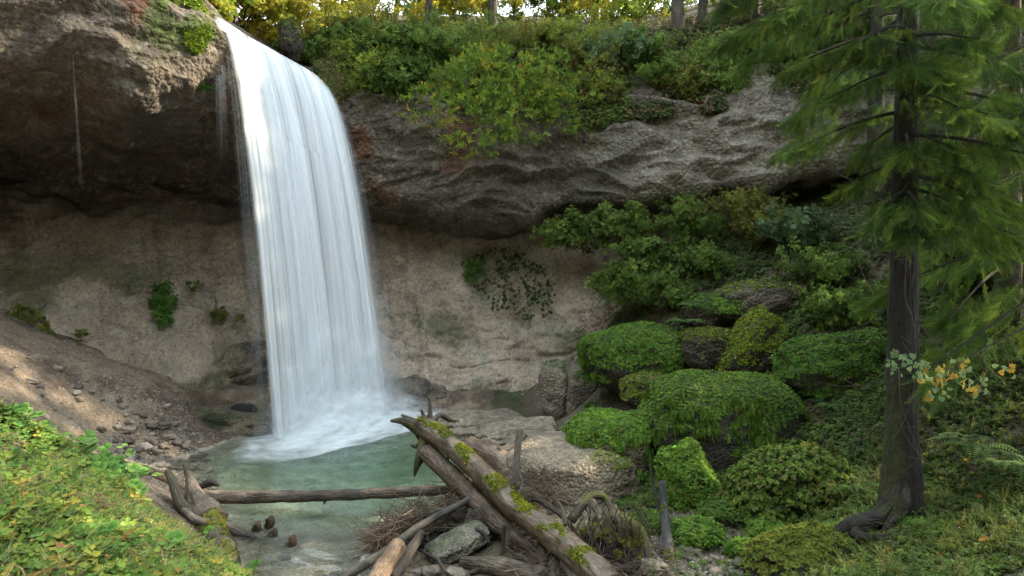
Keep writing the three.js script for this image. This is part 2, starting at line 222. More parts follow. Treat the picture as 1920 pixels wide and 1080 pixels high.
// coarse table of the smooth heights, then fine relief on top
const TX0 = -20, TZ0 = -12, TS = 0.2, TNX = 201, TNZ = 176, TT = new Float32Array(TNX * TNZ);
for (let j = 0; j < TNZ; j++) for (let i = 0; i < TNX; i++) TT[j * TNX + i] = clamp(tps(TX0 + i * TS, TZ0 + j * TS), -1.6, 9);
function smoothHeight(x, d) { const a = clamp((x - TX0) / TS, 0, TNX - 1.001), b = clamp((d - TZ0) / TS, 0, TNZ - 1.001), i = Math.floor(a), j = Math.floor(b), u = a - i, v = b - j, k = j * TNX + i; return lerp(lerp(TT[k], TT[k + 1], u), lerp(TT[k + TNX], TT[k + TNX + 1], u), v); }
function ground(x, d) {                                          // d: distance ahead of the camera (-z)
  const s = smoothHeight(x, d), wet = sst(0.05, -0.2, s);
  return s + (1 - 0.6 * wet) * (0.10 * fbm(x * 0.9, d * 0.9, 3.1, 3) + 0.05 * fbm(x * 3.3, d * 3.3, 7.7, 3)) + 0.02 * fbm(x * 11, d * 11, 1.7, 2) + 0.02 * (0.5 - cells(x * 7, 4.5, d * 7)[0]);
}
const groundP = (px, z) => { const x = (px - 960) / F * z; return V3(x, ground(x, z), -z); };
{
  const us = []; for (let px = -220; px <= 2140; px += 4) us.push(px);
  const zs = []; for (let z = 4; z < 20.5; z *= 1.0053) zs.push(z);
  const build = (nu, nv, place) => {
    const pos = new Float32Array(nu * nv * 3), uv = new Float32Array(nu * nv * 2), col = new Float32Array(nu * nv * 3);
    for (let j = 0; j < nv; j++) for (let i = 0; i < nu; i++) {
      const [x, d] = place(i, j), k = j * nu + i, y = ground(x, d);
      pos.set([x, y, -d], k * 3); uv.set([x, d], k * 2);
      const nA = fbm(x * 0.5, 1.1, d * 0.5, 4), nB = fbm(x * 2.1, 5.2, d * 2.1, 4), nC = fbm(x * 9, 2.2, d * 9, 2), [cd, cid] = cells(x * 10, 3.3, d * 10);
      let c;
      if (x < -0.5 && d > 10.4) { // scree and beach below the cave
        c = mix3([0.33, 0.255, 0.185], [0.15, 0.105, 0.075], sst(-0.1, 0.25, nA + nB * 0.7 + 0.05)); c = mix3(c, [0.30, 0.27, 0.235], cd < 0.42 && cid > 0.55 ? 0.6 : 0); c = mix3(c, [0.10, 0.085, 0.07], sst(0.1, 0.3, nB) * 0.5 * sst(1.0, 0.5, y));
      } else if (x < -0.5) c = mix3([0.14, 0.11, 0.07], [0.34, 0.29, 0.23], sst(0.0, 0.3, nA + 0.3 * nB) * 0.8);
      else { c = mix3([0.085, 0.062, 0.042], [0.16, 0.125, 0.09], sst(-0.2, 0.3, nB)); c = mix3(c, [0.05, 0.075, 0.018], sst(-0.12, 0.18, nA + nB * 0.6) * 0.8); const path = sst(0.75, 0.45, y) * sst(0.0, 1.2, x); c = mix3(c, [0.22, 0.19, 0.155], path * (cd < 0.5 ? 0.8 : 0.3)); const slide = Math.exp(-(((x - 2.1 + (d - 17) * 0.35) / 0.75) ** 2)) * sst(14.5, 16, d); c = mix3(c, [0.32, 0.27, 0.215], slide * (0.6 + nB)); }
      if (y < 0) c = mix3(mix3([0.36, 0.31, 0.24], [0.20, 0.17, 0.13], sst(-0.1, 0.3, nB)), mix3([0.66, 0.61, 0.50], [0.50, 0.44, 0.35], sst(0.05, 0.45, nB)), sst(10.2, 11.6, d + nA * 1.5));   // gravel at the outflow, pale silt in the plunge pool
      const t = 1 + 0.3 * nC; col.set([c[0] * t, c[1] * t, c[2] * t], k * 3);
    }
    return gridGeometry(nu, nv, pos, uv, col);
  };
  structure('gorge_floor', build(us.length, zs.length, (i, j) => [(us[i] - 960) / F * zs[j], zs[j]]), mEarth, 'earth, scree and gravel floor of the gorge');
  structure('gorge_floor_behind', build(90, 60, (i, j) => [-20 + i * 40 / 89, -12 + j * 16.02 / 59]), mEarth, 'gorge floor downstream');
}
{ // unseen wooded sides added behind and beside the viewpoint to cut low sky light
  const nu = 120, nv = 40, pos = new Float32Array(nu * nv * 3), uv = new Float32Array(nu * nv * 2), col = new Float32Array(nu * nv * 3);
  for (let j = 0; j < nv; j++) for (let i = 0; i < nu; i++) { const az = lerp(-58, -262, i / (nu - 1)) * Math.PI / 180, rr = lerp(9.5, 60, (j / (nv - 1)) ** 1.4), x = Math.sin(az) * rr, d = Math.cos(az) * rr, k = j * nu + i, rise = sst(8, 24, rr), y = -1 + 16 * rise + 0.12 * Math.max(0, rr - 24) + 1.2 * fbm(x * 0.15, 1, d * 0.15, 3); pos.set([x, y, -d], k * 3); uv.set([x, d], k * 2); const c = mix3([0.10, 0.075, 0.045], [0.05, 0.065, 0.02], sst(-0.2, 0.2, fbm(x * 0.4, 2, d * 0.4, 3))); col.set(c, k * 3); }
  structure('added_valley_side', gridGeometry(nu, nv, pos, uv, col), mEarth, 'unseen wooded valley sides added downstream to block low sky light');
}
// ---------------------------------------------------------------- pool
{
  const nu = 260, nv = 320, pos = new Float32Array(nu * nv * 3), uv = new Float32Array(nu * nv * 2);
  for (let j = 0; j < nv; j++) for (let i = 0; i < nu; i++) {
    const x = -8.2 + 11.2 * i / (nu - 1), d = 2.5 + 16 * j / (nv - 1), k = j * nu + i, fall = Math.exp(-(((x + 4.2) / 2.4) ** 2 + ((d - 15.8) / 2) ** 2));
    const r = Math.hypot(x + 4.0, d - 16), w = 0.006 * Math.sin(r * 9 + 2 * fbm(x, d, 1, 2)) * Math.exp(-r * 0.3) + 0.008 * fbm(x * 2.4, d * 3.2, 0.3, 3) + 0.03 * fall * fbm(x * 3, d * 3, 8, 3);
    pos.set([x, w, -d], k * 3); uv.set([x, d], k * 2);
  }
  const m = new THREE.MeshPhysicalMaterial({ name: 'pool_water', color: 0xffffff, roughness: 0.16, transmission: 1, thickness: 0.5, ior: 1.33, attenuationColor: new THREE.Color(0.62, 0.82, 0.71), attenuationDistance: 0.95 });
  structure('pool_water', gridGeometry(nu, nv, pos, uv), m, 'green plunge pool below the waterfall');
}
// ---------------------------------------------------------------- waterfall: sheets of falling water leaving the lip
const LIP = [[396, 36, 15.1], [425, 54, 15.4], [460, 76, 16.0], [500, 98, 16.7], [540, 120, 17.3], [575, 140, 17.8], [606, 164, 18.2]].map((a) => P(...a));
function lipAt(s) { const k = clamp(s) * (LIP.length - 1), i = Math.min(LIP.length - 2, Math.floor(k)); return LIP[i].clone().lerp(LIP[i + 1], k - i); }
const streak = (() => {
  const n = 1024, d = new Uint8Array(n * n * 4);
  const a = new Float32Array(n); for (let i = 0; i < n; i++) { const u = i / n; a[i] = 0.56 + 0.85 * fbm(u * 9, 1.3, 0.5, 2) + 0.55 * fbm(u * 30, 2.3, 0.5, 2) + 0.12 * fbm(u * 110, 4.3, 0.5, 2); }
  for (let j = 0; j < n; j++) for (let i = 0; i < n; i++) { const u = i / n, v = j / n, w = a[i] + 0.40 * fbm(u * 20, v * 1.2, 3.3, 2) + 0.12 * fbm(u * 80, v * 2.0, 9.3, 2), k = (j * n + i) * 4, e = 255 * clamp(w); d[k] = d[k + 1] = d[k + 2] = e; d[k + 3] = 255; }
  const t = new THREE.DataTexture(d, n, n, THREE.RGBAFormat); t.wrapS = t.wrapT = THREE.RepeatWrapping; t.magFilter = THREE.LinearFilter; t.needsUpdate = true; return t;
})();
{
  const fallGroup = new THREE.Group(); fallGroup.name = 'waterfall'; fallGroup.userData = { label: 'tall white waterfall pouring over the rock lip into the pool', kind: 'structure' }; scene.add(fallGroup);
  const mat = (op) => new THREE.MeshPhysicalMaterial({ name: 'falling_water', color: new THREE.Color(0.91, 0.95, 0.985), roughness: 0.9, vertexColors: true, transparent: true, opacity: op, alphaMap: streak, side: THREE.DoubleSide, transmission: 0.35, specularIntensity: 0.2 });
  // sheet: how far ahead of the lip it is thrown, which share of the lip it covers, how dense it is
  const sheet = (name, s0, s1, vx0, vx1, vz, off, dens, seed, uvs, soft = 0.1) => {
    const nu = 120, nv = 110, pos = new Float32Array(nu * nv * 3), uv = new Float32Array(nu * nv * 2), col = new Float32Array(nu * nv * 4), g = gridGeometry(nu, nv, pos, uv);
    for (let j = 0; j < nv; j++) for (let i = 0; i < nu; i++) {
      const u = i / (nu - 1), s = lerp(s0, s1, u), L = lipAt(s), k = j * nu + i, tt = -0.16 + 1.52 * j / (nv - 1), t = Math.max(0, tt);
      const jit = 0.10 * fbm(u * 14, seed, t * 0.7, 3), vx = lerp(vx0, vx1, s) * (1 + jit * 0.6), drop = 4.9 * t * t;
      const back = tt < 0 ? tt * 5 : 0;                                  // the stream on the rock just behind the lip
      let x = L.x + vx * t + back * 0.8, y = L.y + 0.05 - drop + off * 0.3 * (t > 0 ? 1 : t) - (tt < 0 ? tt * 0.35 : 0), z = L.z + (vz + off) * t + 0.22 * fbm(u * 16, seed + 3, t * 1.2, 3) * clamp(t * 2) + back * -0.25;
      if (y < 0.02) y = 0.02 - 0.002 * (j % 7);
      pos.set([x, y, z], k * 3); uv.set([u * uvs + seed * 0.37, t * 0.62 + seed * 0.21], k * 2);
      const n = fbm(s * 22, seed, t * 0.9, 3), edge = sst(0, soft, u) * sst(1, 1 - soft, u);
      col.set([1, 1, 1, clamp(dens(s, t) * edge * 1.0)], k * 4);
    }
    g.setAttribute('color', new THREE.BufferAttribute(col, 4)); g.computeVertexNormals();
    part(name, g, mat(1), fallGroup);
  };
  const dA = (s, t) => lerp(2.2, 1.3, sst(0, 0.9, t));
  sheet('water_sheet', 0.02, 0.98, 1.10, 1.44, 0.10, 0.0, dA, 1.1, 0.8, 0.14);
  sheet('water_sheet', 0.03, 0.97, 1.00, 1.40, 0.10, 0.22, dA, 2.7, 1.0, 0.10);
  sheet('water_sheet', -0.02, 1.01, 1.12, 1.52, 0.10, -0.25, () => 0.8, 4.9, 0.9, 0.25);
  sheet('thin_veil', 0.0, 0.14, 0.10, 0.55, 0.02, -0.05, (s, t) => 0.34 * sst(0.85, 0.1, t), 6.3, 0.3, 0.3);
  sheet('thin_veil', 0.02, 0.2, 0.55, 0.9, 0.02, -0.15, (s, t) => 0.14, 7.3, 0.4, 0.45);
  // spray thrown up where the water lands: soft billows standing along the line of impact
  const A = V3(-5.05, 0, -14.85), B = V3(-2.95, 0, -17.6), along = B.clone().sub(A), out = V3(along.z, 0, -along.x).normalize(); if (out.z < 0) out.negate();
  const puff = dataTex(256, (u, v) => { const n = 0.5 + 0.75 * tileNoise(u, v, 4, 3.1, 3); return [n, n, n]; });
  const mSpray = new THREE.MeshPhysicalMaterial({ name: 'spray', color: new THREE.Color(0.90, 0.94, 0.97), roughness: 1, vertexColors: true, transparent: true, alphaMap: puff, side: THREE.DoubleSide, transmission: 0.4, specularIntensity: 0.1 });
  const billow = (fwd, h, wide, dens, seed) => {
    const nu = 70, nv = 36, pos = new Float32Array(nu * nv * 3), uv = new Float32Array(nu * nv * 2), col = new Float32Array(nu * nv * 4), g = gridGeometry(nu, nv, pos, uv);
    for (let j = 0; j < nv; j++) for (let i = 0; i < nu; i++) { const u = i / (nu - 1), v = j / (nv - 1), k = j * nu + i, s = lerp(-wide, 1 + wide, u), n = fbm(u * 4 + seed, v * 2, seed, 3), bow = 1 - (2 * u - 1) ** 2, p = A.clone().addScaledVector(along, s).addScaledVector(out, (fwd + 0.25 * bow) * (1 - 0.75 * v) + 0.35 * n); pos.set([p.x, 0.015 + h * v * (0.65 + 0.5 * bow + 0.5 * n), p.z], k * 3); uv.set([u * 2.2 + seed, v * 0.9 + seed * 0.3], k * 2); col.set([1, 1, 1, clamp(dens * sst(0, 0.28, u) * sst(1, 0.72, u) * (1 - v) ** 1.2 * 1.25)], k * 4); }
    g.setAttribute('color', new THREE.BufferAttribute(col, 4)); g.computeVertexNormals(); part('spray', g, mSpray, fallGroup); };
  billow(0.55, 1.1, 0.22, 1.0, 1.3); billow(0.95, 0.6, 0.30, 0.95, 2.9); billow(0.2, 2.6, 0.16, 0.85, 4.4); billow(0.05, 3.4, 0.10, 0.55, 8.2); billow(1.3, 0.26, 0.34, 0.9, 6.1);
  // foam floating on the pool
  { const nu = 150, nv = 120, pos = new Float32Array(nu * nv * 3), uv = new Float32Array(nu * nv * 2), col = new Float32Array(nu * nv * 4), g = gridGeometry(nu, nv, pos, uv), L2 = along.lengthSq();
    for (let j = 0; j < nv; j++) for (let i = 0; i < nu; i++) { const x = -7 + 6.6 * i / (nu - 1), d = 11.8 + 6.4 * j / (nv - 1), k = j * nu + i, q = V3(x - A.x, 0, -d - A.z), s = clamp(q.dot(along) / L2, -0.05, 1.12), r = q.addScaledVector(along, -s).length(), n = fbm(x * 0.9, d * 2.2, 3.3, 4), m = fbm(x * 2.6 + d, d * 5, 1.3, 3), side = q.x < -0.1 ? 1 + 0.9 * sst(0.0, 0.8, -q.x) : 1, rr = r * side - (0.75 * sst(0.7, 1.1, s));
      pos.set([x, 0.034 + 0.02 * m, -d], k * 3); uv.set([x * 0.5 + 0.2 * d, d * 0.4], k * 2); col.set([1, 1, 1, clamp(1.7 - rr * 1.05 + n * 1.1 + m * 0.6) * sst(2.6, 1.0, rr)], k * 4); }
    g.setAttribute('color', new THREE.BufferAttribute(col, 4)); g.computeVertexNormals(); part('foam', g, mSpray, fallGroup); }
  // little cascade over the ledge beside the fall, and white water in the outflow
  const run = (pts, wdt, seed) => { const c = new THREE.CatmullRomCurve3(pts), nu = 16, nv = 40, pos = new Float32Array(nu * nv * 3), uv = new Float32Array(nu * nv * 2), col = new Float32Array(nu * nv * 4), g = gridGeometry(nu, nv, pos, uv); for (let j = 0; j < nv; j++) { const t = j / (nv - 1), p = c.getPointAt(t), tg = c.getTangentAt(t), sd = V3(-tg.z, 0, tg.x).normalize(); for (let i = 0; i < nu; i++) { const u = i / (nu - 1), k = j * nu + i, n = fbm(u * 3 + seed, t * 5, seed, 3); const q = p.clone().addScaledVector(sd, (u - 0.5) * wdt * (0.8 + 0.5 * n)); pos.set([q.x, q.y + 0.03 * n + 0.03, q.z], k * 3); uv.set([u * 0.4 + seed, t * 0.7], k * 2); col.set([1, 1, 1, sst(0, 0.3, u) * sst(1, 0.7, u) * sst(0, 0.12, t) * sst(1, 0.85, t) * clamp(0.45 + n) * 0.55], k * 4); } } g.setAttribute('color', new THREE.BufferAttribute(col, 4)); g.computeVertexNormals(); part('white_water', g, mSpray, fallGroup); };
  run([P(525, 735, 16.9), P(480, 752, 16.6), P(445, 762, 16.4), P(405, 765, 16.2)], 0.3, 1.1); run([P(535, 760, 16.5), P(500, 780, 16.1), P(490, 800, 15.7), P(495, 828, 15.2)], 0.5, 2.3); run([P(545, 730, 17), P(520, 760, 16.4), P(515, 800, 15.7), P(520, 832, 15)], 0.6, 3.3);
  run([P(560, 1035, 9.45), P(600, 1045, 9.2), P(640, 1052, 9.1)], 0.25, 4.1); run([P(540, 1050, 9.15), P(590, 1066, 8.9), P(650, 1072, 8.8)], 0.22, 5.1); run([P(770, 1068, 8.85), P(820, 1075, 8.75), P(880, 1085, 8.6)], 0.35, 6.1); run([P(690, 1040, 9.25), P(680, 1065, 8.9), P(660, 1085, 8.6)], 0.3, 7.2);
  // thin thread of water dripping from the cave roof edge
  { const nv = 40, pos = new Float32Array(2 * nv * 3), uv = new Float32Array(2 * nv * 2), col = new Float32Array(2 * nv * 4), g = gridGeometry(2, nv, pos, uv); for (let j = 0; j < nv; j++) for (let i = 0; i < 2; i++) { const t = j / (nv - 1), p = P(lerp(135, 152, t), lerp(82, 345, t), 13.2), k = j * 2 + i; pos.set([p.x + (i - 0.5) * (0.012 + 0.07 * t), p.y, p.z], k * 3); uv.set([i * 0.05, t], k * 2); col.set([1, 1, 1, 0.2 * (1 - 0.8 * t)], k * 4); } g.setAttribute('color', new THREE.BufferAttribute(col, 4)); g.computeVertexNormals(); part('drip_thread', g, mSpray, fallGroup); }
}
// ---------------------------------------------------------------- kit for plants, stones and wood
const UP = V3(0, 1, 0);
const mLeaf = new THREE.MeshPhysicalMaterial({ name: 'leaf', color: 0xffffff, roughness: 1, transmission: 0.42, thickness: 0, specularIntensity: 0.25, side: THREE.DoubleSide });
const mNeedle = new THREE.MeshPhysicalMaterial({ name: 'needles', color: 0xffffff, roughness: 1, transmission: 0.25, thickness: 0, specularIntensity: 0.2, side: THREE.DoubleSide });
const mMossTuft = new THREE.MeshPhysicalMaterial({ name: 'moss', color: 0xffffff, roughness: 1, transmission: 0.2, thickness: 0, specularIntensity: 0.1, side: THREE.DoubleSide });
const mBarkDark = new THREE.MeshStandardMaterial({ name: 'dark_bark', vertexColors: true, roughness: 0.9, map: texRockTone, bumpMap: texBark, bumpScale: 0.05 });
const mWood = new THREE.MeshStandardMaterial({ name: 'weathered_wood', vertexColors: true, roughness: 0.72, map: texRockTone, bumpMap: texBark, bumpScale: 0.03 });
const mWetWood = new THREE.MeshPhysicalMaterial({ name: 'damp_wood', vertexColors: true, roughness: 0.5, map: texRockTone, bumpMap: texBark, bumpScale: 0.025 });
const mStone = new THREE.MeshStandardMaterial({ name: 'stone', vertexColors: true, roughness: 0.88, map: rep(texRockTone, 0.8), bumpMap: rep(texPebble, 0.9), bumpScale: 0.035 });
const mPebble = new THREE.MeshStandardMaterial({ name: 'pebble', color: 0xffffff, roughness: 0.85, bumpMap: rep(texGrain, 2), bumpScale: 0.01 });
class Tris { constructor() { this.p = []; } tri(a, b, c) { this.p.push(a.x, a.y, a.z, b.x, b.y, b.z, c.x, c.y, c.z); return this; }
  leaf(b, d, n, len, wid, fold = 0.15, droop = 0.1) { const s = d.clone().cross(n).normalize().multiplyScalar(wid / 2), m = b.clone().addScaledVector(d, len * 0.5).addScaledVector(n, -fold * wid), t = b.clone().addScaledVector(d, len).addScaledVector(n, -droop * len), L = b.clone().addScaledVector(d, len * 0.45).add(s), R = b.clone().addScaledVector(d, len * 0.45).sub(s); return this.tri(b, R, m).tri(R, t, m).tri(t, L, m).tri(L, b, m); }
  strip(a, b, w, n) { const d = b.clone().sub(a), s = d.clone().cross(n).normalize().multiplyScalar(w / 2); return this.tri(a.clone().sub(s), a.clone().add(s), b); }
  geo() { const g = new THREE.BufferGeometry(); g.setAttribute('position', new THREE.Float32BufferAttribute(this.p, 3)); g.computeVertexNormals(); return g; } }
function sprigGeo(seed, { n = 7, len = 0.07, wid = 0.04, stem = 0.18, flat = 0.5, stemW = 0.005 } = {}) {   // a short twig with leaves, along +y
  const r = rng(seed), t = new Tris();
  if (stemW) t.strip(V3(0, 0, 0), V3(0, stem, 0), stemW, V3(0, 0, 1)).strip(V3(0, 0, 0), V3(0, stem, 0), stemW, V3(1, 0, 0));
  for (let i = 0; i < n; i++) {
    const y = stem * (0.25 + 0.75 * (i + r() * 0.6) / n), a = i * 2.4 + r(), out = V3(Math.cos(a), (0.2 + r() * 0.9) * (1 - flat) + flat * 0.15, Math.sin(a)).normalize();
    const nn = V3((r() - 0.5) * 0.9, 1, (r() - 0.5) * 0.9).addScaledVector(out, -out.y).normalize(), k = 0.7 + 0.6 * r();
    t.leaf(V3(0, y, 0), out, nn, len * k, wid * k, 0.12, 0.15 * r());
  }
  return t.geo();
}
const SPRIGS = {
  small: [1, 2, 3].map((s) => sprigGeo(s, { n: 8, len: 0.055, wid: 0.032, stem: 0.16 })),
  broad: [4, 5, 6].map((s) => sprigGeo(s, { n: 6, len: 0.085, wid: 0.062, stem: 0.16, flat: 0.7 })),
  long: [7, 8, 9].map((s) => sprigGeo(s, { n: 8, len: 0.095, wid: 0.036, stem: 0.24, flat: 0.4 })),
  maple: [10, 11].map((s) => { const r = rng(s), t = new Tris(); t.strip(V3(0, 0, 0), V3(0, 0.2, 0), 0.005, V3(0, 0, 1)); for (let i = 0; i < 5; i++) { const a = i * 2.2 + r(), o = V3(Math.cos(a), 0.25, Math.sin(a)).normalize(), nn = V3((r() - 0.5) * 0.6, 1, (r() - 0.5) * 0.6).addScaledVector(o, -0.25).normalize(), b = V3(0, 0.06 + 0.15 * i / 5, 0).addScaledVector(o, 0.03), sd = o.clone().cross(nn).normalize(), k = 0.8 + 0.4 * r(); for (const w of [-1.1, -0.55, 0, 0.55, 1.1]) t.leaf(b, o.clone().multiplyScalar(Math.cos(w)).addScaledVector(sd, Math.sin(w)).normalize(), nn, (0.085 - 0.025 * Math.abs(w)) * k, 0.036 * k, 0.1, 0.12); } return t.geo(); }),
  cover: [12, 13, 14].map((s) => sprigGeo(s, { n: 9, len: 0.045, wid: 0.034, stem: 0.09, flat: 0.8, stemW: 0.003 })),
  moss: [15, 16].map((s) => { const r = rng(s), t = new Tris(); for (let i = 0; i < 9; i++) { const a = i * 0.7 + r(), q = 0.3 + r() * 1.2, o = V3(Math.cos(a) * q, 0.7, Math.sin(a) * q).normalize(), nn = V3(-Math.cos(a), 1, -Math.sin(a)).normalize(); t.leaf(V3((r() - 0.5) * 0.03, 0, (r() - 0.5) * 0.03), o, nn.addScaledVector(o, -nn.dot(o)).normalize(), 0.03 + 0.02 * r(), 0.014, 0.1, 0.2); } return t.geo(); }),
  grass: [17, 18].map((s) => { const r = rng(s), t = new Tris(); for (let i = 0; i < 11; i++) { const a = r() * 6.28, q = 0.08 + 0.35 * r(), h = 0.16 + 0.16 * r(), b = V3((r() - 0.5) * 0.05, 0, (r() - 0.5) * 0.05), m = V3(b.x + Math.cos(a) * q * h * 0.6, h * 0.65, b.z + Math.sin(a) * q * h * 0.6), e = V3(b.x + Math.cos(a) * q * h * 1.9, h * (1 - q * 0.6), b.z + Math.sin(a) * q * h * 1.9), n = V3(-Math.sin(a), 0, Math.cos(a)), w = n.clone().multiplyScalar(0.004); t.tri(b.clone().sub(w), b.clone().add(w), m).tri(m.clone().sub(w), m.clone().add(w), e).tri(b.clone().add(w), m.clone().add(w), m.clone().sub(w)); } return t.geo(); }),
  fringe: [19, 20].map((s) => { const r = rng(s), t = new Tris(); for (let i = 0; i < 9; i++) { const b = V3((r() - 0.5) * 0.08, 0, (r() - 0.5) * 0.04), m = V3(b.x + (r() - 0.5) * 0.05, -0.04 - 0.05 * r(), b.z + (r() - 0.5) * 0.04), e = V3(m.x + (r() - 0.5) * 0.07, m.y - 0.02 - 0.12 * r() * r(), m.z + (r() - 0.5) * 0.04); t.leaf(b, m.clone().sub(b).normalize(), V3(0, 0, 1), m.distanceTo(b) * 1.3, 0.022, 0.1, 0.1).strip(m, e, 0.010, V3(0, 0, 1)).strip(m, e, 0.008, V3(1, 0, 0)); } return t.geo(); }),
  spruce: [21, 22, 23].map((s) => { const r = rng(s), t = new Tris(), L = 0.34, axis = (y) => V3(0, y, -0.12 * (y / L) ** 2);     // a hanging twig with fine side twigs full of needles
    for (let i = 0; i < 24; i++) { const y = L * (0.03 + 0.95 * i / 24), b = axis(y), sd = i % 2 ? 1 : -1, q = (0.085 * (1 - y / L) + 0.03) * (0.6 + 0.8 * r()), o = V3(sd * (0.55 + 0.3 * r()), 0.75, -0.2 - 0.5 * r()).normalize(), e = b.clone().addScaledVector(o, q);
      t.strip(b, e, 0.0035, V3(0, 0, 1)); for (let k = 1; k < 7; k++) { const c = b.clone().lerp(e, k / 7), l = 0.015 + 0.008 * r(); for (const m of [-1, 1]) t.strip(c, c.clone().add(V3(sd * 0.5 * l - m * 0.7 * l, m * 0.6 * l + 0.6 * l, (r() - 0.5) * l)), 0.0032, V3(0, 0, 1)); } }
    t.strip(V3(0, 0, 0), axis(L), 0.006, V3(0, 0, 1)); return t.geo(); }),
};
const pick = (r, a) => a[Math.floor(r() * a.length)];
const tone = (r, pal, j = 0.3) => { const c = pick(r, pal), k = 1 + (r() - 0.5) * 2 * j, h = (r() - 0.5) * 0.3; return [c[0] * k * (1 + h), c[1] * k, c[2] * k * (1 - h)]; };
// list of { p, d (direction of +y), s (scale), c (colour), w (spin) }: one InstancedMesh for each variant of the sprig
function scatter(name, variants, material, list, parent) {
  variants.forEach((g, v) => {
    const mine = list.filter((_, i) => i % variants.length === v); if (!mine.length) return;
    const m = new THREE.InstancedMesh(g, material, mine.length), o = new THREE.Object3D(), q = new THREE.Quaternion(), c = new THREE.Color();
    mine.forEach((e, i) => { o.position.copy(e.p); o.quaternion.setFromUnitVectors(UP, e.d ?? UP).multiply(q.setFromAxisAngle(UP, e.w ?? 0)); o.scale.setScalar(e.s ?? 1); o.updateMatrix(); m.setMatrixAt(i, o.matrix); m.setColorAt(i, c.setRGB(...e.c)); });
    lit(m); m.name = name; m.userData.kind = 'stuff'; if (parent) parent.add(m); else { m.name = numbered(name); scene.add(m); }
    if (variants.length > 1 && !parent) m.userData.label = undefined;
  });
}
const rdir = (r) => { const z = r() * 2 - 1, a = r() * 6.2832, q = Math.sqrt(1 - z * z); return V3(q * Math.cos(a), z, q * Math.sin(a)); };
function tube(pts, radii, { sides = 12, step = 0.06, rough = 0.12, seed = 1, color = () => [0.2, 0.17, 0.13], flat = 1, cap = true } = {}) {
  const c = new THREE.CatmullRomCurve3(pts, false, 'centripetal'), len = c.getLength(), n = Math.max(4, Math.ceil(len / step)), fr = c.computeFrenetFrames(n, false), nu = sides + 1, nv = n + 1 + (cap ? 2 : 0), pos = new Float32Array(nu * nv * 3), uv = new Float32Array(nu * nv * 2), col = new Float32Array(nu * nv * 3);
  const rad = (t) => { const k = t * (radii.length - 1), i = Math.min(radii.length - 2, Math.floor(k)); return lerp(radii[i], radii[i + 1], k - i); };
  for (let j = 0; j < nv; j++) { const jj = cap ? clamp(j - 1, 0, n) : j, t = jj / n, p = c.getPointAt(t), R = (cap && (j === 0 || j === nv - 1)) ? 0.0005 : rad(t);
    for (let i = 0; i < nu; i++) { const a = i / sides * 6.2832, k = j * nu + i, dir = fr.normals[jj].clone().multiplyScalar(Math.cos(a)).addScaledVector(fr.binormals[jj], Math.sin(a) * flat), as = (i % sides) / sides * 6.2832;
      const b = 1 + rough * (fbm(Math.cos(as) * 1.6 + seed, Math.sin(as) * 1.6, t * len * 2.2, 3) + 0.5 * n3(Math.cos(as) * 4, Math.sin(as) * 4 + seed, t * len * 4)), q = p.clone().addScaledVector(dir, R * b);
      pos.set([q.x, q.y, q.z], k * 3); uv.set([i / sides, t * len * 0.5], k * 2); const cc = color(q, dir, t), z = 1 + 0.3 * fbm(q.x * 9, q.y * 9, q.z * 9, 2); col.set([cc[0] * z, cc[1] * z, cc[2] * z], k * 3); } }
  return gridGeometry(nu, nv, pos, uv, col);
}
function stripIndexless(g) { const o = g.toNonIndexed(); return o; }
function branchTree(r, root, dir, len, rad, depth, out, bend = 0.5) {         // recursive limbs: out.tubes (geometries) and out.tips
  const pts = [root.clone()], d = dir.clone(); const k = 4; for (let i = 0; i < k; i++) { d.addScaledVector(rdir(r), bend * 0.35).normalize(); pts.push(pts[i].clone().addScaledVector(d, len / k)); }
  out.tubes.push(tube(pts, [rad, rad * 0.55], { sides: depth > 1 ? 7 : 4, step: 0.15, color: out.color, seed: r() * 50, cap: false }));
  out.tips.push([pts[3], d.clone()], [pts[4], d.clone()]);
  if (depth > 0) for (let i = 0; i < (out.fork ?? 3); i++) { const b = pts[1 + Math.floor(r() * 4)]; branchTree(r, b, d.clone().addScaledVector(rdir(r), 0.9).addScaledVector(UP, out.lift ?? 0.15).normalize(), len * (0.5 + 0.25 * r()), rad * 0.5, depth - 1, out, bend); }
}
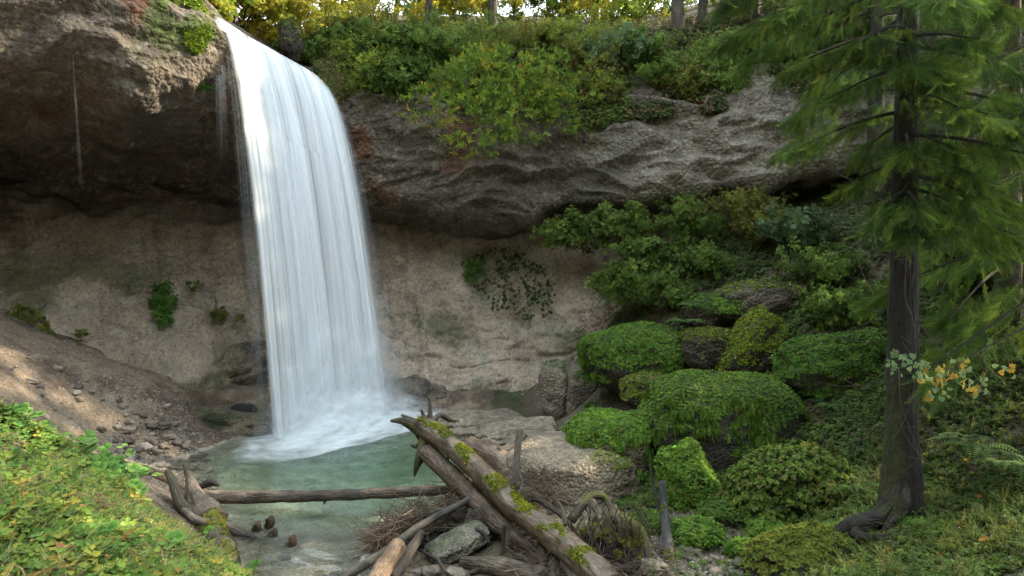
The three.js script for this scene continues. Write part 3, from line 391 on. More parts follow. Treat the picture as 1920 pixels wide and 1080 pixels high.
// a shrub: stems from its foot, sprigs in clumps round the ends of its twigs and through an ellipsoid
function shrub(name, label, group, base, { rx = 0.6, ry = 0.6, rz = 0.5, cy = 0.5, n = 600, pal, sprig = 'small', seed = 1, s = 1, droop = 0.2, stems = 4, bark = [0.10, 0.08, 0.055], lean = V3(0, 0, 0), category = 'shrub', clump = 14, gap = 0.35 }) {
  const g = thing(name, label, category, base, group), r = rng(seed), list = [], tubes = [], c0 = V3(0, cy, 0).add(lean);
  const cl = []; for (let i = 0; i < clump; i++) { const d = rdir(r), q = 0.55 + 0.45 * Math.cbrt(r()); cl.push(c0.clone().add(V3(d.x * rx * q, d.y * ry * q, d.z * rz * q))); }
  for (let i = 0; i < stems + 3; i++) { const e = cl[i % cl.length], a = V3((r() - 0.5) * rx * 0.3, -0.12, (r() - 0.5) * rz * 0.3), m = a.clone().lerp(e, 0.5).add(V3((r() - 0.5) * 0.2, 0.12, (r() - 0.5) * 0.2)); tubes.push(tube([a, m, e], [0.016 * (0.6 + rx), 0.005], { sides: 5, step: 0.12, color: () => bark, seed: i, cap: false })); }
  // each twig bears a spray that runs outwards and hangs at its end; a quarter of the leaves fill the middle
  const sprays = []; for (let i = 0; i < clump * 2.2; i++) { const e = cl[i % cl.length], o = e.clone().sub(c0).addScaledVector(V3(rdir(r).x * rx, rdir(r).y * ry * 0.6, rdir(r).z * rz), 0.55), a = c0.clone().addScaledVector(o, 0.45), z = c0.clone().addScaledVector(o, 1.0 + 0.35 * r()); z.y -= 0.18 * r() * ry; sprays.push([a, z, 0.05 + 0.11 * r(), 0.6 + 0.7 * r(), tone(r, pal, 0.15)]); if (i % 2) tubes.push(tube([a, a.clone().lerp(z, 0.5).add(V3(0, 0.04, 0)), z], [0.006, 0.002], { sides: 4, step: 0.15, color: () => bark, seed: i, cap: false })); }
  for (let i = 0; i < n; i++) { const [a, z, w, k, own] = sprays[Math.floor(r() * sprays.length)], f = r() < 0.25 ? -0.3 + 0.5 * r() : Math.sqrt(r()), p = a.clone().lerp(z, f).addScaledVector(rdir(r), w * (1.5 - 0.7 * f)), d = z.clone().sub(a).normalize().addScaledVector(rdir(r), 0.75).add(V3(0, 0.3 - droop, 0)).normalize(), c = tone(r, pal); list.push({ p, d, s: s * k * (0.65 + 0.55 * r()), w: r() * 6, c: mix3(own, c, 0.5) }); }
  part('stem', mergeGeometries(tubes), mBarkDark, g);
  scatter('foliage', [SPRIGS[sprig][seed % SPRIGS[sprig].length]], mLeaf, list, g);
  return g;
}
// a boulder: squared-off lump of rock, moss where it has taken hold
function boulder(name, label, c, [rx, ry, rz], { turn = 0, tilt = 0, e = 3, seed = 1, rock = [0.16, 0.145, 0.12], rock2 = [0.07, 0.06, 0.048], moss = 0.9, mossCol = [0.045, 0.085, 0.012], tufts = 1500, pal = [[0.07, 0.15, 0.02], [0.05, 0.11, 0.015], [0.10, 0.17, 0.025]], reach = 0.05, fringe = 0, sprig = 'moss', ts = 1, category = 'boulder', group, amp = 0.16, where = () => 1 } = {}) {
  const g = thing(name, label, category, c, group), nu = 88, nv = 56, pos = new Float32Array(nu * nv * 3), uv = new Float32Array(nu * nv * 2), col = new Float32Array(nu * nv * 3), rot = new THREE.Matrix4().makeRotationFromEuler(new THREE.Euler(0, turn, tilt, 'YXZ')), v = V3(0, 0, 0);
  for (let j = 0; j < nv; j++) for (let i = 0; i < nu; i++) { const th = j / (nv - 1) * Math.PI, ph = (i % (nu - 1)) / (nu - 1) * 6.28318, k = j * nu + i, dx = Math.sin(th) * Math.cos(ph), dy = Math.cos(th), dz = Math.sin(th) * Math.sin(ph), q = Math.pow(Math.abs(dx) ** e + Math.abs(dy) ** e + Math.abs(dz) ** e, -1 / e), m = Math.min(rx, ry, rz), w = 1 + amp * 1.6 * fbm(dx * 1.3 + seed * 3.1, dy * 1.3, dz * 1.3 + seed, 3) + amp * 0.35 * fbm(dx * 5 + seed, dy * 5, dz * 5, 3) + 0.02 * (0.5 - cells(dx * rx * 8 + seed, dy * ry * 8, dz * rz * 8)[0]) / m * 0.5; v.set(dx * q * rx * w, dy * q * ry * w, dz * q * rz * w).applyMatrix4(rot); pos.set([v.x, v.y, v.z], k * 3); uv.set([v.x * 0.8 - v.z * 0.6, v.y * 0.9 + v.z * 0.45 + v.x * 0.2], k * 2); }
  const geo = gridGeometry(nu, nv, pos, uv, col), N = geo.attributes.normal.array; let out = 0; for (let k = 0; k < N.length; k++) out += N[k] * pos[k];
  if (out < 0) { for (let k = 0; k < N.length; k++) N[k] = -N[k]; const id = geo.index.array; for (let q = 0; q < id.length; q += 3) { const t = id[q + 1]; id[q + 1] = id[q + 2]; id[q + 2] = t; } }
  const cover = new Float32Array(nu * nv), edge = [];
  for (let k = 0; k < nu * nv; k++) { const x = pos[k * 3], y = pos[k * 3 + 1], z = pos[k * 3 + 2], nB = fbm(x * 1.6 + seed * 7, y * 1.6, z * 1.6, 3), nC = fbm(x * 8, y * 8 + seed, z * 8, 2), m = moss * where(V3(x, y, z)) * sst(reach - 0.12, reach + 0.16, N[k * 3 + 1] + 0.62 * nB + 0.2 * nC); cover[k] = m; let cc = mix3(rock, rock2, sst(-0.15, 0.3, nB + 0.4 * nC)); cc = mix3(cc, mossCol, m); const t = 1 + 0.4 * nC; col.set([cc[0] * t, cc[1] * t, cc[2] * t], k * 3); if (m > 0.35 && m < 0.95 && Math.abs(N[k * 3 + 1]) < 0.55) edge.push(k); }
  part('rock', boxUV(geo), mStone, g);
  const r = rng(seed + 100), list = [], cum = new Float32Array(nu * nv); let sum = 0; for (let k = 0; k < nu * nv; k++) { sum += (cover[k] > 0.4 ? cover[k] : 0) * Math.sin(Math.floor(k / nu) / (nv - 1) * Math.PI); cum[k] = sum; }
  if (sum > 0 && tufts) { for (let i = 0; i < tufts; i++) { const a = r() * sum; let lo = 0, hi = nu * nv - 1; while (lo < hi) { const m = (lo + hi) >> 1; if (cum[m] < a) lo = m + 1; else hi = m; } const k = lo, k2 = Math.min(nu * nv - 1, k + (r() < 0.5 ? 1 : nu)), f = r(); list.push({ p: V3(lerp(pos[k * 3], pos[k2 * 3], f) + (r() - 0.5) * 0.03, lerp(pos[k * 3 + 1], pos[k2 * 3 + 1], f), lerp(pos[k * 3 + 2], pos[k2 * 3 + 2], f) + (r() - 0.5) * 0.03), d: V3(N[k * 3], N[k * 3 + 1] + 0.3, N[k * 3 + 2]).addScaledVector(rdir(r), 0.35).normalize(), s: ts * (0.6 + 0.8 * r()), w: r() * 6, c: r() < 0.018 ? [0.24, 0.17, 0.08] : tone(r, pal, 0.4) }); } scatter('moss', [SPRIGS[sprig][seed % SPRIGS[sprig].length]], mMossTuft, list, g); }
  if (fringe && edge.length) { const fl = []; for (let i = 0; i < fringe; i++) { const k = edge[Math.floor(r() * edge.length)]; if (n3(pos[k * 3] * 3 + seed, 2, pos[k * 3 + 2] * 3) < -0.12) continue; fl.push({ p: V3(pos[k * 3] * 1.02, pos[k * 3 + 1] + 0.05, pos[k * 3 + 2] * 1.02), w: r() * 6, s: 0.7 + 1.0 * r(), c: tone(r, pal) }); } scatter('moss_fringe', [SPRIGS.fringe[0]], mMossTuft, fl, g); }
  return g;
}
// ---------------------------------------------------------------- boulders
const MOSS_BRIGHT = [[0.13, 0.235, 0.035], [0.095, 0.185, 0.028], [0.17, 0.27, 0.045]], MOSS_DEEP = [[0.085, 0.15, 0.028], [0.065, 0.12, 0.022], [0.11, 0.175, 0.034]], MOSS_OLIVE = [[0.13, 0.15, 0.025], [0.095, 0.12, 0.02], [0.17, 0.19, 0.035]];
boulder('boulder', 'flat-topped sandy boulder behind the log jam with a green moss cap beside it', P(1062, 890, 11.6), [1.08, 0.55, 0.95], { seed: 3, e: 4, tilt: -0.06, rock: [0.36, 0.295, 0.215], rock2: [0.21, 0.17, 0.125], moss: 0.75, reach: 0.62, tufts: 260, amp: 0.12, pal: MOSS_OLIVE, where: (p) => sst(0.1, 0.6, p.x) });
boulder('boulder', 'rounded boulder with a bright green moss dome and bare brown flank', P(1140, 858, 11.9), [0.72, 0.78, 0.7], { seed: 5, e: 2.8, rock: [0.17, 0.135, 0.095], rock2: [0.09, 0.07, 0.05], moss: 1, reach: 0.12, tufts: 6000, pal: MOSS_BRIGHT, fringe: 500, mossCol: [0.06, 0.12, 0.018], sprig: 'moss', ts: 0.7 });
boulder('boulder', 'huge dark boulder with a thick green moss hood hanging over its shaded face', P(1345, 795, 12.2), [1.32, 0.9, 1.0], { seed: 7, e: 2.8, tilt: 0.05, rock: [0.075, 0.065, 0.052], rock2: [0.03, 0.027, 0.022], moss: 1, reach: 0.05, ts: 0.7, tufts: 10500, pal: [[0.115, 0.20, 0.032], [0.085, 0.155, 0.026], [0.15, 0.225, 0.04]], fringe: 1500, amp: 0.14 });
boulder('boulder', 'small wedge-shaped boulder wrapped in leafy green moss below the huge hooded boulder', P(1292, 915, 10.6), [0.40, 0.68, 0.42], { seed: 9, e: 2.4, amp: 0.26, tilt: 0.35, moss: 1, reach: -0.35, tufts: 3200, pal: MOSS_BRIGHT, sprig: 'moss' });
boulder('boulder', 'broad mossy mound against the scree with an undercut dark side', P(1195, 672, 15.2), [1.2, 0.72, 0.9], { seed: 11, e: 2.5, moss: 1, reach: -0.15, tufts: 6500, pal: [[0.11, 0.20, 0.03], [0.085, 0.16, 0.026], [0.14, 0.22, 0.04]], fringe: 260, sprig: 'moss', ts: 0.9 });
boulder('boulder', 'leaning slab-like boulder with smooth yellow-green moss on its sloping edge', P(1412, 655, 14.0), [0.46, 0.78, 0.5], { seed: 13, e: 3.2, tilt: -0.55, moss: 1, reach: 0.05, tufts: 1800, pal: [[0.17, 0.20, 0.024], [0.13, 0.17, 0.022]], mossCol: [0.075, 0.10, 0.012], rock: [0.08, 0.07, 0.05] });
boulder('boulder', 'long leafy green boulder uphill beside the spruce trunk', P(1570, 692, 12.4), [1.05, 0.62, 0.7], { seed: 15, e: 2.6, amp: 0.28, tilt: 0.18, moss: 1, reach: -0.25, tufts: 6000, pal: [[0.085, 0.165, 0.03], [0.065, 0.13, 0.025], [0.11, 0.19, 0.035]], sprig: 'moss', ts: 1.0 });
boulder('boulder', 'rounded mound covered in brownish moss and clover at the foot of the spruce', P(1478, 925, 10.0), [0.74, 0.58, 0.6], { seed: 17, e: 2.6, amp: 0.32, tilt: 0.2, moss: 1, reach: -0.25, tufts: 3000, pal: [[0.11, 0.17, 0.03], [0.085, 0.135, 0.026], [0.15, 0.175, 0.045]], sprig: 'cover', ts: 0.85, rock: [0.06, 0.045, 0.03] });
boulder('boulder', 'low mossy rock with a black wet front beside the gravel path', P(1495, 1052, 8.4), [0.62, 0.34, 0.45], { seed: 19, e: 2.8, tilt: 0.22, amp: 0.28, moss: 1, reach: 0.5, tufts: 2200, pal: MOSS_OLIVE, rock: [0.05, 0.046, 0.04], rock2: [0.022, 0.02, 0.018] });
boulder('boulder', 'dark brown blocky boulder between the mossy mound and the leaning slab', P(1330, 655, 14.6), [0.55, 0.44, 0.5], { seed: 21, e: 3.6, moss: 0.8, reach: 0.35, tufts: 900, pal: MOSS_OLIVE, rock: [0.09, 0.075, 0.05] });
boulder('boulder', 'grey brown rock ledge with leaf litter above the leaning slab', P(1435, 565, 15.4), [1.0, 0.48, 0.7], { seed: 23, e: 3.2, tilt: 0.15, moss: 0.7, reach: 0.5, tufts: 700, pal: MOSS_OLIVE, rock: [0.15, 0.125, 0.095], rock2: [0.07, 0.06, 0.045] });
boulder('boulder', 'small fern-fringed rock above the brown blocky boulder', P(1330, 585, 15.6), [0.55, 0.4, 0.45], { seed: 25, e: 2.6, moss: 0.9, reach: 0.1, tufts: 700, pal: MOSS_DEEP, rock: [0.10, 0.085, 0.06] });
boulder('boulder', 'half-hidden mossy rock between the mossy mound and the huge hooded boulder', P(1220, 735, 13.7), [0.6, 0.34, 0.5], { seed: 27, e: 2.6, moss: 1, reach: 0.1, tufts: 900, pal: MOSS_OLIVE, rock: [0.09, 0.075, 0.055] });
boulder('boulder', 'bare grey rock half buried in the slope below the spruce', P(1838, 1062, 7.8), [0.42, 0.30, 0.4], { seed: 29, e: 2.8, tilt: 0.5, moss: 0.6, reach: 0.55, tufts: 200, pal: MOSS_OLIVE, rock: [0.095, 0.08, 0.06] });
for (const [px, py, z, q, l, sd] of [[1305, 1003, 9.4, 0.27, 'low moss cushion beside the bluish upright pole', 31], [1215, 985, 9.8, 0.24, 'small leafy rock at the foot of the moss-domed boulder', 33], [1395, 1030, 9.0, 0.16, 'small round moss cushion on the gravel path', 35], [1360, 970, 10.0, 0.34, 'clover-covered stone under the huge hooded boulder', 37], [1440, 1000, 9.3, 0.2, 'little mossy stone beside the clover mound', 39], [1740, 1000, 8.2, 0.2, 'flat moss cushion on the spruce roots', 41], [1380, 580, 15.2, 0.4, 'dark mossy block under the rock ledge', 43]])
  boulder('mossy_stone', l, P(px, py, z), [q * 1.3, q * 0.75, q], { seed: sd, e: 2.3, moss: 1, reach: -0.15, tufts: Math.round(900 * q + 350), pal: sd % 4 === 1 ? MOSS_DEEP : MOSS_BRIGHT.map((c) => c.map((x) => x * 0.9)), rock: [0.07, 0.06, 0.045], category: 'stone' });
// rocks at the foot of the wall right of the fall
boulder('rock_rib', 'upright rib of tan rock leaning on the cave wall', P(1040, 735, 16.7), [0.34, 0.72, 0.4], { seed: 51, e: 3.4, tilt: 0.06, rock: [0.30, 0.255, 0.20], rock2: [0.20, 0.17, 0.135], moss: 0.5, reach: 0.6, tufts: 60, category: 'rock' });
boulder('rock_rib', 'second, shorter rock rib beside the mossy mound', P(1090, 745, 16.4), [0.34, 0.6, 0.4], { seed: 53, e: 3.2, tilt: -0.12, rock: [0.25, 0.20, 0.155], rock2: [0.15, 0.12, 0.09], moss: 0.7, reach: 0.5, tufts: 150, category: 'rock' });
boulder('shore_rock', 'cracked grey rock ledge at the pool edge behind the mossy log', P(975, 822, 14.8), [0.8, 0.32, 0.7], { seed: 55, e: 3.4, tilt: 0.1, amp: 0.32, rock: [0.36, 0.30, 0.23], rock2: [0.19, 0.16, 0.13], moss: 0, tufts: 0, category: 'rock' });
boulder('shore_rock', 'low tan rock shelf at the pool edge under the cave wall', P(905, 802, 16.4), [1.1, 0.32, 0.7], { seed: 57, e: 3, amp: 0.3, rock: [0.38, 0.32, 0.25], rock2: [0.22, 0.19, 0.15], moss: 0, tufts: 0, category: 'rock' });
boulder('shore_rock', 'wet black rock in the white water beside the fall', P(457, 768, 16.3), [0.30, 0.13, 0.25], { seed: 59, e: 2.4, rock: [0.035, 0.037, 0.04], rock2: [0.018, 0.018, 0.02], moss: 0, tufts: 0, category: 'rock' });
boulder('shore_rock', 'long ledge of speckled brown rock where the fall lands', P(440, 800, 16.2), [1.15, 0.42, 0.8], { seed: 61, e: 3, tilt: -0.12, rock: [0.26, 0.215, 0.16], rock2: [0.06, 0.052, 0.042], moss: 0.4, reach: 0.7, tufts: 0, category: 'rock', amp: 0.2 });
boulder('shore_rock', 'rounded hollowed rock bulging from the wall beside the fall', P(465, 690, 18.3), [1.1, 0.62, 0.9], { seed: 63, e: 2.2, tilt: 0.25, rock: [0.36, 0.31, 0.24], rock2: [0.16, 0.14, 0.115], moss: 0, tufts: 0, category: 'rock', amp: 0.3 });
boulder('shore_rock', 'dark wet rock right beside the foot of the fall', P(790, 755, 18.9), [1.15, 0.62, 0.8], { seed: 65, e: 2.2, tilt: -0.2, rock: [0.22, 0.195, 0.16], rock2: [0.085, 0.08, 0.072], moss: 0, tufts: 0, category: 'rock', amp: 0.3 });
boulder('slab', 'thick flat stone slab lying under the log jam', P(858, 1018, 9.2), [0.42, 0.11, 0.26], { seed: 67, e: 4, turn: 0.5, tilt: 0.28, rock: [0.23, 0.215, 0.165], rock2: [0.12, 0.11, 0.08], moss: 0.4, reach: 0.8, tufts: 0, category: 'slab', amp: 0.1 });
boulder('slab', 'pale broken stone block beside the uprooted stump', P(1226, 1066, 8.3), [0.16, 0.09, 0.14], { seed: 69, e: 5, turn: 0.6, tilt: -0.3, rock: [0.36, 0.31, 0.25], rock2: [0.22, 0.19, 0.15], moss: 0, tufts: 0, category: 'slab', amp: 0.1 });
// stones on the beach and the path: one shape of each kind, then copies
{
  const kinds = [71, 72, 73, 74].map((sd) => { const g = new THREE.IcosahedronGeometry(1, 3), p = g.attributes.position; for (let i = 0; i < p.count; i++) { const x = p.getX(i), y = p.getY(i), z = p.getZ(i), w = (1 + 0.35 * n3(x * 1.2 + sd, y * 1.2, z * 1.2) + 0.12 * n3(x * 4, y * 4 + sd, z * 4)) * Math.pow(Math.abs(x) ** 3 + Math.abs(y) ** 3 + Math.abs(z) ** 3, -1 / 3); p.setXYZ(i, x * w, y * w * 0.62, z * w); } g.computeVertexNormals(); return g; });
  const mats = [[0.22, 0.185, 0.145], [0.16, 0.13, 0.10], [0.28, 0.245, 0.20], [0.10, 0.083, 0.066]].map((c) => { const m = mPebble.clone(); m.color.setRGB(...c); return m; });
  const r = rng(5), lay = (name, label, group, n, place, s0, s1, pool = mats) => { for (let i = 0; i < n; i++) { const p = place(), s = lerp(s0, s1, r() ** 2), m = lit(new THREE.Mesh(pick(r, kinds), pick(r, pool))); m.name = numbered(name); m.position.set(p.x, p.y + s * 0.18, p.z); m.scale.set(s * (0.8 + 0.6 * r()), s, s * (0.8 + 0.5 * r())); m.rotation.set((r() - 0.5) * 0.5, r() * 6, (r() - 0.5) * 0.5); tag(m, label, 'stone', group); scene.add(m); } };
  lay('beach_stone', 'angular grey brown stone on the gravel beach beside the pool', 'stones on the gravel beach', 95, () => groundP(lerp(215, 385, r()), lerp(12.9, 14.4, r())), 0.04, 0.15);
  lay('scree_stone', 'loose brown stone on the scree below the cave wall', 'stones on the scree', 40, () => { const t = r(); return groundP(lerp(30, 400, t) + (r() - 0.5) * 60, lerp(13, 15.6, t) + (r() - 0.5) * 1.4); }, 0.03, 0.10);
  lay('path_stone', 'flat grey stone on the gravel path by the mossy boulders', 'stones on the gravel path', 60, () => groundP(lerp(1240, 1460, r()), lerp(8.3, 9.9, r())), 0.03, 0.10, mats.filter((_, i) => i % 2));
  lay('shallows_stone', 'small dark stone in the shallow outflow by the log jam', 'stones in the outflow', 26, () => groundP(lerp(500, 860, r()), lerp(8.4, 9.4, r())), 0.05, 0.15, mats.filter((_, i) => i % 2));
  // gravel too small to count
  const list = []; for (let i = 0; i < 5200; i++) { const q = r(), p = q < 0.4 ? groundP(lerp(200, 410, r()), lerp(12.6, 14.8, r())) : q < 0.7 ? groundP(lerp(0, 480, r()), lerp(12.5, 16, r())) : groundP(lerp(1180, 1560, r()), lerp(8, 10.3, r())); const k = 0.6 + 0.8 * r(); list.push({ p, d: V3((r() - 0.5), 1, (r() - 0.5)).normalize(), s: 0.012 + 0.03 * r() * r(), w: r() * 6, c: [0.27 * k, 0.235 * k, 0.19 * k] }); }
  const tiny = new THREE.IcosahedronGeometry(1, 0); tiny.scale(1, 0.6, 0.8); scatter('gravel', [tiny], mPebble, list);
}
// ---------------------------------------------------------------- fallen logs, roots and driftwood
const GREY = [0.15, 0.125, 0.10], BROWN = [0.12, 0.085, 0.06], PALE = [0.36, 0.31, 0.25], DARKW = [0.055, 0.045, 0.037], YMOSS = [[0.20, 0.21, 0.015], [0.15, 0.17, 0.012], [0.11, 0.13, 0.012]];
const woodTone = (a, b, sd) => (q) => mix3(a, b, sst(-0.3, 0.4, fbm(q.x * 3 + sd, q.y * 3, q.z * 3, 3)));
function log(name, label, pts, radii, { a = GREY, b = BROWN, mat = mWood, sides = 16, step = 0.05, rough = 0.14, seed = 1, moss = 0, tufts = 0, group, category = 'log', flat = 1, knots = 0 } = {}) {
  const base = pts[0].clone(), g = thing(name, label, category, base, group), loc = pts.map((p) => p.clone().sub(base)), f = woodTone(a, b, seed), list = [], r = rng(seed * 7 + 3);
  const geo = tube(loc, radii, { sides, step, rough, seed, flat, color: (q, d, t) => { const c = f(q), m = moss ? sst(0.25, 0.5, d.y + 1.5 * fbm(q.x * 1.7 + seed, q.y * 1.7, q.z * 1.7, 3) - (1 - moss)) * sst(-0.12, 0.12, n3(q.x * 1.9 + seed, q.y * 1.9, q.z * 1.9) + 0.35 * n3(q.x * 6, q.y * 6 + seed, q.z * 6)) : 0; if (tufts && m > 0.55) list.push([q.clone(), d.clone()]); return mix3(c, [0.10, 0.105, 0.012], m); } });
  part('trunk', geo, mat, g);
  if (tufts && list.length) scatter('moss', [SPRIGS.moss[0]], mMossTuft, Array.from({ length: tufts }, () => { const [q, d] = list[Math.floor(r() * list.length)]; return { p: q.clone().add(V3((r() - 0.5) * 0.05, 0, (r() - 0.5) * 0.05)), d: d.clone().addScaledVector(rdir(r), 0.4).normalize(), s: 0.35 + 0.35 * r(), w: r() * 6, c: tone(r, YMOSS) }; }), g);
  const c = new THREE.CatmullRomCurve3(loc); for (let i = 0; i < knots; i++) { const p = c.getPointAt(0.1 + 0.8 * r()), d = rdir(r).addScaledVector(UP, 0.2).normalize(); part('branch_stub', tube([p, p.clone().addScaledVector(d, radii[0] * 1.25 + 0.03)], [radii[0] * 0.28, radii[0] * 0.16], { sides: 7, step: 0.03, color: f }), mat, g); }
  return g;
}
log('fallen_log', 'slender grey-brown log lying straight across the pool', [P(236, 926, 11.3), P(420, 932, 11.2), P(640, 928, 11.05), P(880, 916, 10.8)], [0.10, 0.098, 0.085, 0.07], { seed: 2, a: [0.19, 0.145, 0.11], b: [0.085, 0.064, 0.05], knots: 7, rough: 0.28 });
{ // main log with its torn root end
  const g = log('fallen_log', 'big mossy brown log slanting across the jam with a torn root end', [P(792, 796, 11.3), P(862, 850, 10.5), P(915, 902, 9.8), P(962, 949, 9.2), P(1056, 1020, 8.25), P(1150, 1106, 7.4)], [0.18, 0.15, 0.165, 0.15, 0.165, 0.175], { seed: 4, a: [0.20, 0.15, 0.105], b: [0.10, 0.07, 0.045], mat: mWetWood, moss: 0.66, tufts: 1500, sides: 24, step: 0.035, rough: 0.2, knots: 4 });
  const o = g.position, L = (px, py, z) => P(px, py, z).sub(o), rootCol = (q, d) => mix3(woodTone([0.16, 0.13, 0.10], [0.07, 0.055, 0.04], 4)(q), [0.14, 0.15, 0.013], d.y > 0.25 ? sst(-0.1, 0.2, fbm(q.x * 4, q.y * 4, q.z * 4, 2)) * 0.9 : 0);
  const root = (pts, rr) => part('root', tube(pts.map((p) => L(...p)), rr, { sides: 10, step: 0.03, rough: 0.35, color: rootCol, seed: pts[0][0] }), mWood, g);
  root([[815, 815, 11.1], [785, 802, 11.25], [755, 790, 11.4], [733, 789, 11.5]], [0.16, 0.12, 0.075, 0.02]);
  root([[800, 800, 11.2], [775, 790, 11.4], [753, 778, 11.5]], [0.08, 0.06, 0.02]);
  root([[800, 815, 11.2], [792, 845, 11.05], [783, 870, 11.0], [777, 893, 11]], [0.11, 0.10, 0.07, 0.015]);
  root([[795, 820, 11.2], [782, 838, 11.2], [770, 835, 11.2]], [0.06, 0.04, 0.012]);
  root([[805, 795, 11.2], [806, 770, 11.25], [805, 748, 11.3]], [0.06, 0.035, 0.018]);
  root([[800, 797, 11.1], [794, 780, 11.2], [790, 768, 11.2]], [0.05, 0.04, 0.02]);
  root([[805, 800, 11.4], [825, 778, 11.6], [845, 788, 11.7], [860, 790, 11.8]], [0.07, 0.05, 0.045, 0.012]);
  root([[820, 805, 11.3], [838, 800, 11.5], [848, 800, 11.6]], [0.07, 0.05, 0.012]);
  root([[790, 815, 11.3], [796, 830, 11.5], [812, 842, 11.6]], [0.09, 0.07, 0.03]);
}
log('fallen_log', 'grey weathered log under the big mossy log, tapering to a point', [P(800, 846, 11.0), P(870, 915, 10.2), P(940, 985, 9.3), P(1012, 1040, 8.65)], [0.14, 0.145, 0.14, 0.04], { seed: 6, rough: 0.25, a: [0.18, 0.13, 0.095], b: [0.09, 0.063, 0.045], knots: 3 });
{ const g = log('fallen_log', 'short smooth brown log end behind the big mossy log', [P(878, 838, 12.1), P(930, 858, 11.6), P(975, 905, 11.0), P(1000, 950, 10.6)], [0.19, 0.2, 0.19, 0.16], { seed: 8, a: [0.22, 0.155, 0.11], b: [0.14, 0.10, 0.07], mat: mWetWood });
  part('branch', tube([P(935, 850, 11.5), P(965, 835, 11.7), P(985, 815, 11.9)].map((p) => p.sub(g.position)), [0.10, 0.075, 0.04], { sides: 10, step: 0.04, color: woodTone([0.2, 0.15, 0.11], [0.1, 0.08, 0.06], 3), seed: 3 }), mWood, g); }
log('driftwood_pole', 'long thin dark pole slanting out of the twig pile into the outflow', [P(888, 932, 9.9), P(790, 985, 9.3), P(720, 1035, 8.8), P(630, 1092, 8.2)], [0.045, 0.05, 0.055, 0.06], { seed: 10, a: [0.13, 0.115, 0.095], b: [0.05, 0.045, 0.04], sides: 9, category: 'pole' });
log('sawn_log', 'short tan sawn log with flaking bark standing out of the outflow', [P(746, 1024, 8.6), P(722, 1062, 8.1), P(696, 1105, 7.6)], [0.105, 0.11, 0.115], { seed: 12, a: [0.36, 0.245, 0.155], b: [0.22, 0.14, 0.085], rough: 0.18 });
log('driftwood_stick', 'broken brown branch beside the tan sawn log', [P(790, 1000, 9.1), P(765, 1040, 8.6), P(735, 1090, 8.0)], [0.05, 0.07, 0.08], { seed: 14, a: BROWN, b: DARKW, category: 'branch' });
log('stake', 'squared brown stake propping the jam under the grey log', [P(955, 985, 9.1), P(954, 1062, 8.9)], [0.055, 0.05], { seed: 16, sides: 4, a: [0.18, 0.13, 0.09], b: [0.10, 0.075, 0.05], category: 'stake', rough: 0.06 });
log('stake', 'rounded tan stake standing under the big mossy log', [P(1016, 960, 9.0), P(1019, 1095, 8.2)], [0.065, 0.06], { seed: 18, a: [0.20, 0.15, 0.10], b: [0.11, 0.08, 0.055], moss: 0.3, category: 'stake' });
log('stake', 'stubby split stake leaning beside the rounded tan stake', [P(1046, 1030, 8.5), P(1036, 1100, 8)], [0.075, 0.09], { seed: 20, a: [0.16, 0.125, 0.095], b: DARKW, category: 'stake' });
log('stake', 'round-ended dark stump lying in front of the big mossy log', [P(1060, 1052, 8.1), P(1085, 1095, 7.7)], [0.075, 0.085], { seed: 22, a: GREY, b: DARKW, category: 'stake' });
log('stake', 'thin bent stick hanging under the grey log', [P(945, 985, 9.1), P(942, 1030, 9.0), P(935, 1056, 8.9)], [0.028, 0.026, 0.022], { seed: 23, sides: 7, a: BROWN, b: DARKW, category: 'stake' });
log('driftwood_log', 'flat rotting log along the bottom of the jam', [P(868, 1056, 8.8), P(930, 1064, 8.5), P(1020, 1088, 8.0)], [0.08, 0.13, 0.14], { seed: 24, a: [0.19, 0.15, 0.11], b: [0.09, 0.07, 0.05], rough: 0.35 });
log('driftwood_stick', 'crooked black branch dipping into the outflow', [P(778, 1028, 9), P(820, 1050, 8.7), P(835, 1072, 8.5), P(862, 1090, 8.3)], [0.018, 0.022, 0.022, 0.02], { seed: 26, sides: 7, a: DARKW, b: [0.03, 0.027, 0.025], category: 'branch' });
log('driftwood_stick', 'curved grey twig over the stone slab', [P(892, 990, 9.2), P(908, 1000, 9.1), P(918, 1018, 9.0)], [0.022, 0.028, 0.012], { seed: 27, sides: 7, a: GREY, b: DARKW, category: 'branch' });
{ // the grey board that stands upright
  const g = thing('upright_board', 'narrow pale board standing upright behind the big mossy log', 'board', P(965, 905, 10.25)), top = P(974, 805, 10.3).sub(g.position), q = new THREE.BoxGeometry(0.10, top.length(), 0.028, 2, 14, 1), p = q.attributes.position; for (let i = 0; i < p.count; i++) { const y = p.getY(i); p.setXYZ(i, p.getX(i) * (1 + 0.12 * n3(y * 3, 1, 0)) + 0.006 * n3(y * 6, 3, 1), y + (y > 0.35 ? 0.02 * p.getX(i) * 10 : 0), p.getZ(i)); } q.computeVertexNormals(); q.translate(0, top.length() / 2, 0); q.applyQuaternion(new THREE.Quaternion().setFromUnitVectors(UP, top.clone().normalize())); q.setAttribute('color', new THREE.Float32BufferAttribute(Array.from({ length: p.count }, (_, i) => { const k = 0.85 + 0.3 * ((i * 7919) % 13) / 13; return [0.46 * k, 0.41 * k, 0.36 * k]; }).flat(), 3)); part('plank', q, mWood, g); }
log('mossy_pole', 'bluish grey upright pole with yellow moss on its tip', [P(1241, 902, 9.6), P(1246, 960, 9.4), P(1252, 1030, 9.0), P(1254, 1095, 8.5)], [0.045, 0.06, 0.075, 0.08], { seed: 28, a: [0.13, 0.125, 0.135], b: [0.06, 0.06, 0.068], moss: 0.42, tufts: 160, category: 'pole', sides: 12 });
